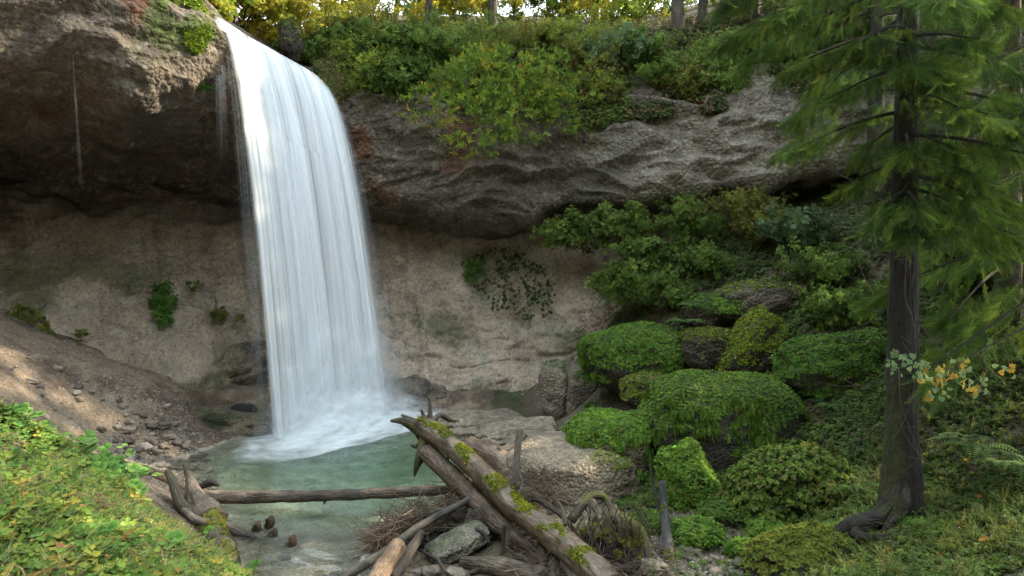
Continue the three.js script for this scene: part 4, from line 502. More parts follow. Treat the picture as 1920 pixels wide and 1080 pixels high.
log('driftwood_stick', 'pale split branch leaning against the bluish upright pole', [P(1222, 1035, 8.6), P(1245, 1062, 8.3), P(1275, 1095, 8)], [0.025, 0.035, 0.03], { seed: 29, a: PALE, b: GREY, sides: 8, category: 'branch' });
log('driftwood_stick', 'dark dead stem standing in the gap beside the moss-domed boulder', [P(1218, 870, 10.6), P(1228, 920, 10.4), P(1238, 975, 10.2)], [0.018, 0.02, 0.024], { seed: 30, a: DARKW, b: GREY, sides: 7, category: 'branch' });
{ // the uprooted stump: a body of earth and roots with moss on top
  const base = P(1150, 1045, 8.7), g = boulder('uprooted_stump', 'uprooted stump with tangled pale roots and yellow-green moss, beside the big mossy log', base, [0.46, 0.42, 0.4], { seed: 81, e: 2.1, tilt: -0.4, amp: 0.35, rock: [0.10, 0.07, 0.045], rock2: [0.03, 0.024, 0.018], moss: 1, reach: 0.55, tufts: 700, pal: YMOSS, mossCol: [0.10, 0.105, 0.012], category: 'stump' });
  const r = rng(82), L = (px, py, z) => P(px, py, z).sub(base), col = woodTone([0.20, 0.155, 0.11], [0.09, 0.065, 0.045], 5), mossy = (q, d) => d.y > 0 ? [0.14, 0.15, 0.014] : [0.09, 0.065, 0.04];
  part('root', tube([L(1070, 975, 8.8), L(1090, 950, 8.9), L(1110, 930, 9.0), L(1133, 932, 9.0), L(1145, 955, 8.9)], [0.06, 0.055, 0.05, 0.05, 0.03], { sides: 9, step: 0.04, rough: 0.3, color: (q, d) => q.y > 0.62 ? mossy(q, d) : col(q), seed: 6 }), mWood, g);
  part('root', tube([L(1150, 965, 8.7), L(1180, 985, 8.6), L(1205, 1020, 8.5), L(1215, 1075, 8.3)], [0.07, 0.10, 0.08, 0.03], { sides: 12, step: 0.03, rough: 0.7, color: (q, d) => mix3(col(q), mossy(q, d), sst(-0.1, 0.15, fbm(q.x * 4, q.y * 4, q.z * 4, 2))), seed: 9 }), mWood, g);
  part('root', tube([L(1110, 940, 8.9), L(1125, 975, 8.6), L(1118, 1010, 8.45), L(1135, 1060, 8.3)], [0.05, 0.04, 0.03, 0.015], { sides: 8, step: 0.04, rough: 0.5, color: col, seed: 12 }), mWood, g);
  part('root', tube([L(1150, 950, 8.8), L(1165, 990, 8.5), L(1160, 1030, 8.4), L(1190, 1080, 8.2)], [0.05, 0.04, 0.03, 0.02], { sides: 8, step: 0.04, rough: 0.5, color: col, seed: 13 }), mWood, g);
  for (let i = 0; i < 150; i++) { const a = L(lerp(1070, 1210, r()), lerp(940, 1040, r()), 8.25 + 0.3 * r()), pts = [a]; for (let k = 0; k < 4; k++) pts.push(pts[k].clone().add(V3((r() - 0.5) * 0.12, -0.05 - 0.05 * r(), (r() - 0.45) * 0.1))); const w = 0.005 + 0.011 * r() * r(); part('root_strand', tube(pts, [w, w * 0.4], { sides: 4, step: 0.08, color: () => mix3([0.12, 0.085, 0.055], [0.42, 0.33, 0.24], r()), seed: i, cap: false }), mWood, g); }
}
{ // piles of washed-up twigs: too many to count
  const r = rng(91), twig = (() => { const g = tube([V3(0, 0, 0), V3(0.02, 0.33, 0.012), V3(-0.012, 0.66, -0.02), V3(0.02, 1, 0)], [0.016, 0.013, 0.007], { sides: 4, step: 0.25, color: () => [1, 1, 1], cap: false }); g.deleteAttribute('color'); return g; })();
  const mTwig = new THREE.MeshStandardMaterial({ name: 'twigs', color: 0xffffff, roughness: 0.8 }), list = [];
  const pile = (n, place, l0, l1) => { for (let i = 0; i < n; i++) { const p = place(), k = 0.5 + r(), d = V3((r() - 0.5) * 2, (r() - 0.5) * 0.8, (r() - 0.5) * 2).normalize(); list.push({ p, d, s: lerp(l0, l1, r() * r()), w: r() * 6, c: r() < 0.08 ? [0.26 * k, 0.2 * k, 0.14 * k] : [0.085 * k, 0.055 * k, 0.036 * k] }); } };
  pile(3600, () => { const t = r(), w = r() - 0.5, p = P(lerp(690, 930, t), lerp(1000, 925, t) + w * 62, lerp(9.4, 10.4, t) + (r() - 0.5) * 0.5); const gy = ground(p.x, -p.z); p.y = Math.max(gy, 0) + 0.02 + r() * (0.62 * Math.sin(Math.PI * clamp(t * 0.75 + 0.12))) * (1 - Math.abs(w)); return p; }, 0.1, 0.5);
  pile(1500, () => { const p = P(lerp(840, 1040, r()), lerp(850, 960, r()), lerp(10.0, 10.9, r())); p.y = Math.max(p.y - 0.3, ground(p.x, -p.z)) + 0.05; return p; }, 0.12, 0.5);
  pile(1500, () => { const p = groundP(lerp(960, 1260, r()), lerp(7.9, 9.2, r())); p.y += 0.02 + 0.14 * r(); return p; }, 0.1, 0.45);
  pile(260, () => { const p = groundP(lerp(1520, 1800, r()), lerp(7.4, 8.6, r())); p.y += 0.02; return p; }, 0.1, 0.4);
  pile(160, () => { const p = groundP(lerp(270, 410, r()), lerp(11.2, 12.2, r())); p.y = Math.max(0, p.y) + 0.03 + 0.1 * r(); return p; }, 0.15, 0.55);
  scatter('driftwood_twigs', [twig], mTwig, list); scene.getObjectByName('driftwood_twigs').userData.label = 'heaps of thin brown twigs washed up around the log jam';
}
[[870, 900, 10.6, 985, 1000, 9.6, 0.035, 'thin grey pole squeezed between the two crossed logs'], [905, 880, 11, 860, 960, 10.2, 0.03, 'short brown stick standing in the twig pile'], [700, 1000, 9.6, 840, 955, 10, 0.022, 'pale thin stick lying on top of the twig pile'], [930, 1010, 9.4, 1040, 960, 9.9, 0.03, 'dark stick passing under the big mossy log'], [1000, 930, 10.2, 1090, 1010, 9.0, 0.045, 'broken branch behind the uprooted stump'], [1060, 985, 9.2, 1035, 930, 9.7, 0.03, 'grey splinter sticking up beside the uprooted stump'], [880, 1075, 8.5, 985, 1045, 8.7, 0.028, 'bent brown stick lying over the flat rotting log'], [1130, 1075, 8, 1260, 1040, 8.6, 0.025, 'thin brown stick below the uprooted stump']].forEach(([x0, y0, z0, x1, y1, z1, w, l], i) => log('driftwood_stick', l, [P(x0, y0, z0), P((x0 + x1) / 2 + 6, (y0 + y1) / 2 - 5, (z0 + z1) / 2), P(x1, y1, z1)], [w, w * 0.9, w * 0.5], { seed: 150 + i, a: i % 2 ? [0.2, 0.16, 0.12] : [0.12, 0.09, 0.065], b: [0.07, 0.052, 0.04], sides: 8, rough: 0.3, category: 'branch' }));
// dark body of earth and rotten wood under the jam
boulder('debris_mound', 'dark earthy heap packed under the crossed logs', P(930, 985, 10.0), [0.75, 0.42, 0.6], { seed: 83, e: 2.2, turn: 0.5, amp: 0.35, rock: [0.07, 0.05, 0.035], rock2: [0.03, 0.024, 0.018], moss: 0.3, reach: 0.8, tufts: 0, category: 'mound' });
boulder('debris_mound', 'low bank of dark wet litter along the washed-up twigs', P(800, 992, 9.9), [0.62, 0.16, 0.34], { seed: 84, e: 2.1, turn: 0.55, amp: 0.35, rock: [0.065, 0.045, 0.03], rock2: [0.03, 0.022, 0.017], moss: 0, tufts: 0, category: 'mound' });
// stump on the left bank
{ const g = log('tree_stump', 'weathered two-pronged stump standing over the end of the crossing log', [P(398, 985, 10.4), P(380, 955, 10.6), P(364, 925, 10.8), P(352, 885, 11.0)], [0.24, 0.2, 0.12, 0.04], { seed: 40, a: [0.27, 0.21, 0.155], b: [0.12, 0.095, 0.07], rough: 0.3, sides: 18, category: 'stump' }), o = g.position;
  const c2 = woodTone([0.13, 0.11, 0.06], [0.07, 0.058, 0.035], 7), L = (a) => P(...a).sub(o);
  part('prong', tube([[372, 975, 10.4], [342, 950, 10.5], [328, 915, 10.7], [314, 882, 10.8]].map(L), [0.10, 0.09, 0.075, 0.05], { sides: 10, step: 0.05, rough: 0.25, color: c2, seed: 4 }), mWood, g);
  part('prong', tube([[352, 890, 11.0], [348, 874, 11.05], [347, 862, 11.1]].map(L), [0.05, 0.035, 0.015], { sides: 8, step: 0.03, rough: 0.3, color: c2, seed: 5 }), mWood, g);
  part('root', tube([[340, 950, 10.5], [365, 972, 10.2], [400, 985, 10.1]].map(L), [0.04, 0.05, 0.06], { sides: 9, step: 0.05, rough: 0.3, color: woodTone(PALE, GREY, 3), seed: 6 }), mWood, g); }
log('fallen_log', 'short moss-grown log running from the stump down into the outflow', [P(392, 978, 10.4), P(410, 1015, 9.9), P(432, 1062, 9.2), P(440, 1090, 8.9)], [0.2, 0.17, 0.15, 0.12], { seed: 42, a: [0.16, 0.13, 0.09], b: [0.08, 0.065, 0.045], moss: 0.85, tufts: 500, rough: 0.25 });
log('driftwood_stick', 'orange splintered branch behind the two-pronged stump', [P(270, 880, 11.9), P(310, 898, 11.7), P(352, 918, 11.5)], [0.03, 0.06, 0.05], { seed: 44, a: [0.33, 0.21, 0.13], b: [0.19, 0.12, 0.08], category: 'branch', sides: 8 });
log('driftwood_stick', 'black wet stick beside the orange splintered branch', [P(256, 902, 11.8), P(300, 895, 11.8)], [0.045, 0.03], { seed: 45, a: DARKW, b: [0.03, 0.027, 0.025], category: 'branch', sides: 8 });
log('driftwood_stick', 'knotted mossy root piece resting behind the crossing log', [P(365, 920, 11.5), P(395, 905, 11.5), P(410, 910, 11.4)], [0.035, 0.07, 0.02], { seed: 46, a: DARKW, b: BROWN, moss: 0.5, category: 'branch', sides: 9, rough: 0.5 });
log('sunken_log', 'dark half-sunken log beside the rotten stumps', [P(415, 985, 10.3), P(450, 1000, 10.1), P(480, 1012, 9.9)], [0.07, 0.08, 0.03], { seed: 47, a: DARKW, b: GREY, category: 'log', rough: 0.35 });
for (const [px, py, z, h, l] of [[480, 990, 10.3, 0.05, 'squat rotten stump stub beside the half-sunken log'], [503, 985, 10.4, 0.09, 'tallest rotten stump stub standing in the shallows'], [512, 1000, 10.1, 0.03, 'smallest rotten stump stub in the shallows'], [545, 1018, 9.75, 0.07, 'rotten stump stub ringed by white ripples']])
  log('stump_stub', l, [V3((px - 960) / F * z, -0.15, -z), V3((px - 957) / F * z, h * 0.6, -z), V3((px - 960) / F * z, h, -z)], [0.075, 0.062, 0.052], { seed: px, a: [0.14, 0.075, 0.04], b: [0.05, 0.033, 0.022], rough: 0.85, category: 'stub', sides: 10, step: 0.03 });
// ---------------------------------------------------------------- spruce beside the boulders
const SPRUCE = [[0.08, 0.14, 0.024], [0.05, 0.095, 0.02], [0.16, 0.22, 0.032], [0.036, 0.07, 0.02]];
function bough(g, r, start, dir, len, pal, sc = 1, dense = 50) {              // a drooping branch with hanging sprays
  const pts = []; for (let i = 0; i <= 5; i++) { const t = i / 5; pts.push(start.clone().addScaledVector(dir, len * t).add(V3(0, -0.42 * len * t * t * (1 - 0.35 * t) + 0.08 * len * t, 0))); }
  const b = part('bough', tube(pts, [0.028, 0.018, 0.007], { sides: 5, step: 0.2, color: () => [0.075, 0.058, 0.042], cap: false }), mBarkDark, g), c = new THREE.CatmullRomCurve3(pts), list = [], n = Math.round(len * dense), side = dir.clone().cross(UP).normalize();
  for (let i = 0; i < n; i++) { const t = 0.16 + 0.84 * Math.sqrt(r()), p = c.getPointAt(t), q = (r() - 0.5) * 2, spread = 0.34 * len * (1 - t) * q + 0.1 * q; p.addScaledVector(side, spread).add(V3(0, -0.18 * Math.abs(spread) - 0.05 * r(), 0)); const d = dir.clone().multiplyScalar(0.75).addScaledVector(side, q * 1.0).add(V3(0, -0.55 - 0.9 * r(), 0)).addScaledVector(rdir(r), 0.4).normalize(); list.push({ p, d, s: sc * (0.6 + 0.55 * r()), w: r() * 6, c: tone(r, pal, 0.4) }); }
  scatter('needles', [SPRIGS.spruce[Math.floor(r() * 3)]], mNeedle, list, b);
}
function spruce(label, base, height, rad, { seed, from, n, pal = SPRUCE, len = 2.2, group, lean = 0.02, roots = false, tint = [0.06, 0.047, 0.036], prefer, reach, fine }) {
  const g = thing('spruce_tree', label, 'tree', base, group), r = rng(seed), axis = (y) => V3(lean * y, y, -lean * 0.4 * y);
  const pts = [], rr = []; for (let i = 0; i <= 10; i++) { const y = -0.4 + (height + 0.4) * i / 10; pts.push(axis(y)); rr.push(rad * (1.12 - 1.02 * i / 10)); } rr[0] = rad * 1.5;
  part('trunk', tube(pts, rr, { sides: 26, step: 0.06, rough: 0.12, seed, color: (q, d) => mix3(mix3(tint, tint.map((x) => x * 0.45), sst(-0.2, 0.3, fbm(q.x * 7, q.y * 2.2, q.z * 7, 3))), [0.055, 0.065, 0.012], sst(0.15, 0.4, -d.x * 0.6 + 0.6 * fbm(q.x * 3, q.y * 1.2, q.z * 3, 2)) * sst(2.6, 0.6, q.y) * 0.8) }), mBarkDark, g);
  for (let i = 0; i < n; i++) { const t = i / n, y = from + (height - from - 0.3) * t; let a = i * 2.39996 + r() * 0.6; if (prefer && r() < prefer[1]) a = prefer[0] + (r() - 0.5) * 1.7; bough(g, r, axis(y), V3(Math.cos(a), 0.05 - 0.25 * (1 - t), Math.sin(a)).normalize(), (reach ? reach(y) : len * (1 - 0.82 * t)) * (0.7 + 0.5 * r()), pal, fine ? 0.85 : 1.2, fine ? 85 : 50); }
  return g;
}
{
  const base = groundP(1688, 8.6); base.y = EYE + (480 - 950) / F * 8.6;
  const g = spruce('tall spruce with a bare dark lower trunk and a thick curved root', base, 14, 0.185, { seed: 3, from: 3.6, n: 60, len: 2.15, prefer: [2.0, 0.42], tint: [0.026, 0.021, 0.017], fine: true, reach: (y) => y < 6 ? lerp(0.75, 1.25, (y - 3.5) / 2.5) : 2.3 * (1 - 0.85 * (y - 6) / 8) }), L = (px, py, z) => P(px, py, z).sub(base);
  { const rb = rng(5); for (const [y, a, l] of [[6.9, 3.0, 2.5], [6.6, 3.3, 2.3], [6.5, 2.75, 2.2], [7.2, 2.9, 2.6], [7.5, 3.3, 2.5], [5.9, 3.1, 1.6], [5.4, 2.6, 1.3], [4.9, 3.4, 1.2], [3.7, 1.5, 0.6], [3.9, 1.9, 0.8], [4.3, 1.2, 0.9], [4.6, 1.6, 0.9], [3.9, 2.4, 0.7], [5.0, 1.4, 1.2], [5.4, 1.8, 1.1], [5.8, 1.5, 1.2], [6.2, 1.2, 1.2], [3.7, 0.4, 1.2], [3.6, -0.2, 1.4], [4.1, 0.2, 1.6], [4.6, 0.6, 1.6], [5.2, 0.3, 1.7], [5.7, 0.1, 1.8]]) bough(g, rb, V3(0.02 * y, y, -0.008 * y), V3(Math.cos(a), -0.12, Math.sin(a)).normalize(), l, SPRUCE, 0.85, 90); }
  const rc = (q, d) => mix3(mix3([0.06, 0.05, 0.042], [0.022, 0.018, 0.015], sst(-0.2, 0.25, fbm(q.x * 6, q.y * 6, q.z * 6, 3))), [0.055, 0.065, 0.014], d.y > 0.35 ? 0.8 * sst(-0.2, 0.2, fbm(q.x * 3, q.y * 3, q.z * 3, 2)) : 0);
  const root = (pts, rr) => part('root', tube(pts.map((p) => L(...p)), rr, { sides: 20, step: 0.03, rough: 0.38, color: rc, seed: pts[0][0] }), mBarkDark, g);
  root([[1694, 830, 8.6], [1682, 925, 8.5], [1650, 966, 8.45], [1605, 978, 8.35], [1572, 996, 8.3], [1566, 1022, 8.25]], [0.06, 0.14, 0.12, 0.095, 0.07, 0.03]);
  root([[1698, 840, 8.6], [1716, 940, 8.55], [1750, 990, 8.5], [1810, 1012, 8.3], [1870, 1045, 8.0]], [0.06, 0.13, 0.08, 0.05, 0.02]);
  root([[1691, 860, 8.55], [1684, 955, 8.4], [1655, 1002, 8.3]], [0.06, 0.12, 0.03]);
  root([[1640, 972, 8.42], [1600, 1000, 8.25], [1640, 1008, 8.15], [1690, 1004, 8.15]], [0.07, 0.06, 0.04, 0.02]);
  // thin dead twigs hanging about the trunk
  const r = rng(8), dead = (pts, w = 0.006, c = [0.22, 0.19, 0.165]) => part('dead_twig', tube(pts.map((p) => L(...p)), [w, w * 0.5], { sides: 4, step: 0.06, color: () => c, seed: pts[0][0], cap: false }), mWood, g);
  dead([[1700, 480, 8.4], [1698, 560, 8.3], [1712, 600, 8.3], [1718, 670, 8.3], [1712, 690, 8.3]]); dead([[1685, 690, 8.35], [1690, 760, 8.3], [1705, 800, 8.3], [1725, 860, 8.3]]); dead([[1720, 700, 8.3], [1705, 760, 8.3], [1690, 800, 8.3], [1675, 830, 8.3], [1700, 855, 8.25], [1735, 862, 8.2]]);
  dead([[1720, 600, 8.5], [1760, 650, 8.3], [1800, 690, 8.2]], 0.009, [0.12, 0.105, 0.09]); dead([[1560, 480, 8.4], [1620, 450, 8.4], [1690, 420, 8.5]], 0.008, [0.2, 0.17, 0.15]); dead([[1520, 300, 8.2], [1600, 340, 8.3], [1695, 390, 8.5]], 0.009, [0.16, 0.14, 0.12]); dead([[1640, 560, 8.4], [1610, 480, 8.3], [1650, 420, 8.4], [1690, 400, 8.5]], 0.007); dead([[1740, 330, 8.4], [1775, 380, 8.3], [1785, 470, 8.3], [1760, 560, 8.3]], 0.009, [0.07, 0.06, 0.05]); dead([[1710, 300, 8.5], [1790, 420, 8.4], [1860, 480, 8.2]], 0.008, [0.08, 0.07, 0.06]); dead([[1700, 880, 8.4], [1760, 830, 8.2], [1800, 800, 8.1], [1815, 740, 8.1]], 0.005);
  for (let i = 0; i < 40; i++) { const y = lerp(0.8, 4.6, r()), a = r() * 6.28, d = V3(Math.cos(a), 0.1 - 0.5 * r(), Math.sin(a)), s = V3(0, y, 0).addScaledVector(d, 0.15), q = 0.3 + 0.8 * r(), pts = [s]; for (let k = 0; k < 3; k++) { d.addScaledVector(rdir(r), 0.5).normalize(); pts.push(pts[k].clone().addScaledVector(d, q / 3)); } part('dead_twig', tube(pts, [0.006, 0.002], { sides: 4, step: 0.1, color: () => [0.14, 0.12, 0.10], seed: i, cap: false }), mWood, g); }
}
const SPR2 = 'spruces on the slope beyond the trunk';
for (const [px, z, h, rd, sd, from, n, label, len] of [[1890, 11.6, 15, 0.17, 11, 0.9, 60, 'slim spruce with reddish trunk up the slope beside the tall spruce', 2.0], [2080, 9.2, 16, 0.2, 13, 1.6, 70, 'spruce reaching its boughs across the slope from outside the clearing', 2.9], [1640, 19.5, 8, 0.14, 15, 0.4, 46, 'spruce on the rim above the pale rock face', 1.9], [1790, 18.2, 15, 0.2, 17, 0.3, 52, 'dark spruce standing on the rim beside another', 2.3], [1440, 19.9, 9.2, 0.12, 19, 0.3, 50, 'young spruce added behind the pale rock face to block the sun', 2.0], [1545, 19.9, 9.6, 0.13, 21, 0.3, 50, 'second young spruce added nearer the old spruces to block the sun', 1.8], [1592, 18.9, 8.5, 0.12, 23, 0.2, 46, 'bushy young spruce added at the end of the pale rock face to block the sun', 1.7]])  // the young rim spruces are added to keep sun off the fall and scree
  { const lv = px < 1800 && z > 17 ? (px < 1600 ? 8.9 : 8.6) : 0, b = lv ? cliffAt(px, lv) : groundP(Math.min(px, 2400), z); spruce(label, b, h, rd, { seed: sd, from, n, len, pal: SPRUCE, tint: [0.085, 0.05, 0.035] }); }
// trees outside the frame that keep the sun out of the gorge
for (const [x, z, h, sd] of [[11.0, 14, 17, 31], [8.6, 16.5, 11, 33], [13.5, 15.5, 18, 37]]) spruce('unseen tall dark spruce added on the slope to block the sun', V3(x, Math.max(smoothHeight(x, z), 2) - 0.1, -z), h, 0.2, { seed: sd, from: 2, n: 40, len: 3.3, pal: SPRUCE, group: 'unseen spruces added to block the sun' });

// ---------------------------------------------------------------- plateau: trees, saplings and rim shrubs
const GOLD = [[0.48, 0.42, 0.05], [0.38, 0.40, 0.05], [0.5, 0.36, 0.05], [0.30, 0.36, 0.05]], LIME = [[0.21, 0.28, 0.04], [0.16, 0.23, 0.034], [0.27, 0.30, 0.04]], MID = [[0.12, 0.185, 0.034], [0.155, 0.215, 0.038], [0.09, 0.145, 0.03]], DEEP = MID, OLIVE = [[0.14, 0.16, 0.03], [0.10, 0.125, 0.025], [0.19, 0.17, 0.03]], TEAL = [[0.12, 0.18, 0.085], [0.15, 0.21, 0.10], [0.10, 0.15, 0.065]];
function broadleaf(label, base, { h = 8, rad = 0.09, seed = 1, pal = LIME, crown = [2, 2.4, 2], cy = 6, n = 1400, bark = [0.14, 0.12, 0.095], lean = 0, group, s = 1.5 }) {
  const g = thing('broadleaf_tree', label, 'tree', base, group), r = rng(seed), out = { tubes: [], tips: [], color: (q) => mix3(bark, bark.map((x) => x * 0.5), sst(-0.2, 0.3, fbm(q.x * 5, q.y * 2, q.z * 5, 2))), fork: 3 }, top = V3(lean * h, h, 0);
  part('trunk', tube([V3(0, -0.4, 0), V3(lean * h * 0.4 + (r() - 0.5) * 0.2, h * 0.4, (r() - 0.5) * 0.2), top], [rad * 1.3, rad * 0.8, rad * 0.25], { sides: 12, step: 0.12, color: out.color, seed }), mBarkDark, g);
  for (let i = 0; i < 9; i++) { const t = 0.4 + 0.6 * i / 9, a = i * 2.4; branchTree(r, V3(lean * h * t, h * t, 0), V3(Math.cos(a), 0.5, Math.sin(a)).normalize(), crown[0] * 0.8, rad * 0.35, 1, out); }
  part('limbs', mergeGeometries(out.tubes), mBarkDark, g);
  const list = []; for (let i = 0; i < n; i++) { const [tp] = pick(r, out.tips), o = rdir(r), p = tp.clone().add(V3(o.x * 0.55, o.y * 0.4, o.z * 0.55)); list.push({ p, d: o.add(V3(0, -0.2, 0)).normalize(), s: s * (0.7 + 0.6 * r()), w: r() * 6, c: tone(r, pal) }); }
  scatter('crown', [SPRIGS.broad[seed % 3]], mLeaf, list, g); return g;
}
const rimP = (px, lv) => { const p = cliffAt(px, lv); p.y -= 0.05; return p; };
{
  const names = ['pale trunked young tree beside the stream above the fall', 'slender tree behind the mossy stump at the lip of the fall', 'thin forked tree among the golden leaves above the fall', 'straight tree above the leafy bank beside the fall', 'mossy grey tree standing behind the rim shrubs', 'twin-stemmed tree above the overhanging shrub', 'thick dark tree at the gap of bright light on the rim', 'leaning grey tree next to the thick dark tree', 'small tree at the end of the rim shrubs by the spruces', 'golden tree far back over the stream', 'golden tree far back between the trunks', 'lime green tree far back behind the dark trunk'];
  [[425, 9.35, 0.07, GOLD, 6, 5], [520, 9.1, 0.06, GOLD, 6, 5.5], [480, 9.5, 0.05, GOLD, 5, 4], [660, 9.2, 0.06, LIME, 6, 4.5], [800, 9.1, 0.10, LIME, 6.5, 5], [925, 9.15, 0.13, LIME, 7, 5.2], [1272, 9.0, 0.17, LIME, 7.5, 6], [1312, 9.1, 0.13, LIME, 7, 5.5], [1420, 9.05, 0.08, MID, 6, 5], [560, 9.75, 0.08, GOLD, 6, 4], [740, 9.8, 0.09, GOLD, 6, 4], [1120, 9.8, 0.09, GOLD, 6, 4]].forEach(([px, lv, rd, pal, h, cy], i) => broadleaf(names[i], rimP(px, lv), { h, rad: rd, seed: 50 + i, pal, cy, crown: [1.7, 2, 1.7], n: 900, lean: i % 3 === 1 ? 0.06 : -0.02, group: undefined }));
}
// golden undergrowth on the plateau behind the rim
{ const r = rng(61), where = ['golden bush far behind the lip of the fall', 'yellow bush over the stream', 'sunlit sapling behind the mossy stump', 'yellow-green sapling above the leafy bank', 'golden sapling in the bright gap', 'pale yellow bush behind the rim shrubs', 'lime bush between the trunks on the plateau', 'golden bush beside the twin-stemmed tree', 'bright bush behind the dark trunk', 'yellow bush at the far edge of the plateau', 'amber bush below the bright gap', 'lime bush next to the leaning tree', 'orange bush at the sunlit edge of the wood', 'light green bush behind the small rim tree'];
  [400, 440, 490, 560, 640, 700, 780, 850, 960, 1040, 1120, 1190, 1240, 1350].forEach((px, i) => shrub('plateau_bush', where[i], 'bushes on the plateau', rimP(px + 20 * (r() - 0.5), (i < 4 ? 8.85 + 0.15 * r() : 9.3 + 0.5 * r())), { rx: 1.3, ry: 1.1, rz: 0.9, cy: 1.0, n: 760, pal: i < 6 || i % 3 === 1 ? GOLD : LIME, sprig: 'broad', seed: 200 + i, s: 1.5, clump: 18, gap: 0.45 })); }
// shrubs along the rim
[[590, 8.75, 0.7, 0.55, MID, 'broad', 'leafy bush on the bank right above the fall'], [645, 8.45, 0.75, 0.6, MID, 'small', 'dense dark bush spilling over the bank beside the fall'], [700, 8.55, 0.8, 0.7, OLIVE, 'long', 'olive bush behind the grassy bank'], [735, 8.15, 0.6, 0.55, MID, 'broad', 'round bush hanging over the grey ledge'], [790, 8.5, 0.8, 0.75, MID, 'small', 'tall bush with reddish dead stems'], [840, 8.2, 0.7, 0.6, DEEP, 'broad', 'dark bush behind the overhanging shrub'], [900, 8.6, 0.95, 0.85, MID, 'small', 'wide bush crowning the overhanging shrub'], [985, 8.4, 0.95, 0.8, OLIVE, 'small', 'yellowish bush at the middle of the rim'], [1050, 8.6, 0.9, 0.85, LIME, 'small', 'bright bush under the gap of light'], [1085, 8.15, 0.8, 0.65, OLIVE, 'small', 'olive bush drooping over the rock beside the overhanging shrub'], [1140, 8.45, 0.7, 0.55, TEAL, 'broad', 'bluish green bush on the rim'], [1195, 8.5, 0.75, 0.5, DEEP, 'broad', 'dark glossy bush below the bright gap'], [1330, 8.45, 0.6, 0.45, MID, 'long', 'thin bush at the foot of the leaning tree'], [1400, 8.5, 0.7, 0.5, DEEP, 'small', 'dark bush behind the spruce boughs'], [1370, 7.9, 0.45, 0.4, MID, 'long', 'light sapling hanging over the pale rock face'], [1500, 8.3, 0.7, 0.5, MID, 'small', 'bush at the end of the pale rock face'], [680, 7.75, 0.5, 0.5, LIME, 'long', 'light green bush hanging down the grassy bank'], [745, 7.7, 0.5, 0.45, MID, 'broad', 'leafy bush clinging to the rock below the round one'], [1010, 7.65, 0.6, 0.5, LIME, 'small', 'bright bush trailing down beside the overhanging shrub'], [1120, 7.8, 0.6, 0.45, OLIVE, 'small', 'yellowish bush trailing over the brown earth'], [1230, 8.1, 0.6, 0.4, MID, 'broad', 'broad-leaved bush at the lip of the brown earth'], [1280, 7.8, 0.45, 0.4, OLIVE, 'long', 'yellow-leaved sapling rooted in the brown earth']]
  .forEach(([px, lv, rx, ry, pal, sp, label], i) => shrub('rim_shrub', label, 'shrubs along the rim', rimP(px, lv), { rx: rx * 1.15, ry: ry * 0.9, rz: rx * 0.95, cy: ry * 0.4, n: 1400, pal, sprig: sp, seed: 300 + i, s: 1.15, clump: 30, gap: 0.42, droop: 0.3, lean: V3(0, 0, 0.25) }));
// overhanging shrub: arching limbs in layers, sprays of yellow-green leaves
{
  const base = P(905, 120, 18.9), g = thing('overhanging_shrub', 'spreading yellow-green shrub arching down over the middle of the rock band', 'shrub', base), r = rng(71), tubes = [], list = [], leaves = [[0.15, 0.22, 0.025], [0.11, 0.19, 0.022], [0.21, 0.25, 0.03], [0.09, 0.15, 0.02], [0.34, 0.26, 0.03]];
  const limbs = [[[820, 175], 17.6], [[790, 215], 17.3], [[850, 250], 17.0], [[905, 290], 16.8], [[935, 265], 16.7], [[975, 255], 16.8], [[870, 160], 17.2], [[930, 180], 17.0], [[1000, 180], 17.2], [[1040, 215], 17.2], [[1090, 190], 17.4], [[1080, 235], 17.3], [[1020, 140], 17.3], [[960, 120], 17.4], [[880, 110], 17.8], [[1100, 150], 17.6], [[865, 205], 17.0], [[960, 215], 16.8]];
  for (const [[px, py], z] of limbs) { const e = P(px, py, z).sub(base), m = e.clone().multiplyScalar(0.45).add(V3(0, 0.35 + 0.2 * r(), 0.15)), c = new THREE.CatmullRomCurve3([V3((r() - 0.5) * 0.3, -0.2, (r() - 0.5) * 0.3), m, e]); tubes.push(tube(c.getPoints(4), [0.028, 0.006], { sides: 5, step: 0.15, color: () => [0.11, 0.095, 0.07], seed: px, cap: false }));
    const gold = r() < 0.35, pl = gold ? leaves : leaves.slice(0, 4); for (let k = 0; k < 6; k++) { const t = 0.5 + 0.5 * k / 5 + 0.05 * r(), p0 = c.getPointAt(Math.min(1, t)).add(V3((r() - 0.5) * 0.5, (r() - 0.5) * 0.25, (r() - 0.5) * 0.5)), w = 0.16 + 0.22 * r(); for (let q = 0; q < 17; q++) { const o = V3((r() - 0.5) * 2.8 * w, (r() - 0.5) * 0.10, (r() - 0.5) * 2.2 * w); o.y -= 0.3 * (o.x * o.x + o.z * o.z); list.push({ p: p0.clone().add(o), d: V3(o.x, -0.25 + 0.35 * r(), o.z + 0.2).normalize(), s: 0.7 + 0.5 * r(), w: r() * 6, c: tone(r, pl) }); } } }
  part('stem', mergeGeometries(tubes), mBarkDark, g); scatter('foliage', [SPRIGS.long[0]], mLeaf, list, g);
}
// mossy stump at the lip
boulder('lip_stump', 'small mossy stump of dark rock standing right beside the lip of the fall', P(545, 75, 18.0), [0.26, 0.5, 0.3], { seed: 85, e: 2.4, amp: 0.3, rock: [0.06, 0.045, 0.03], rock2: [0.03, 0.022, 0.016], moss: 1, reach: 0.3, tufts: 300, pal: MOSS_OLIVE, category: 'rock' });

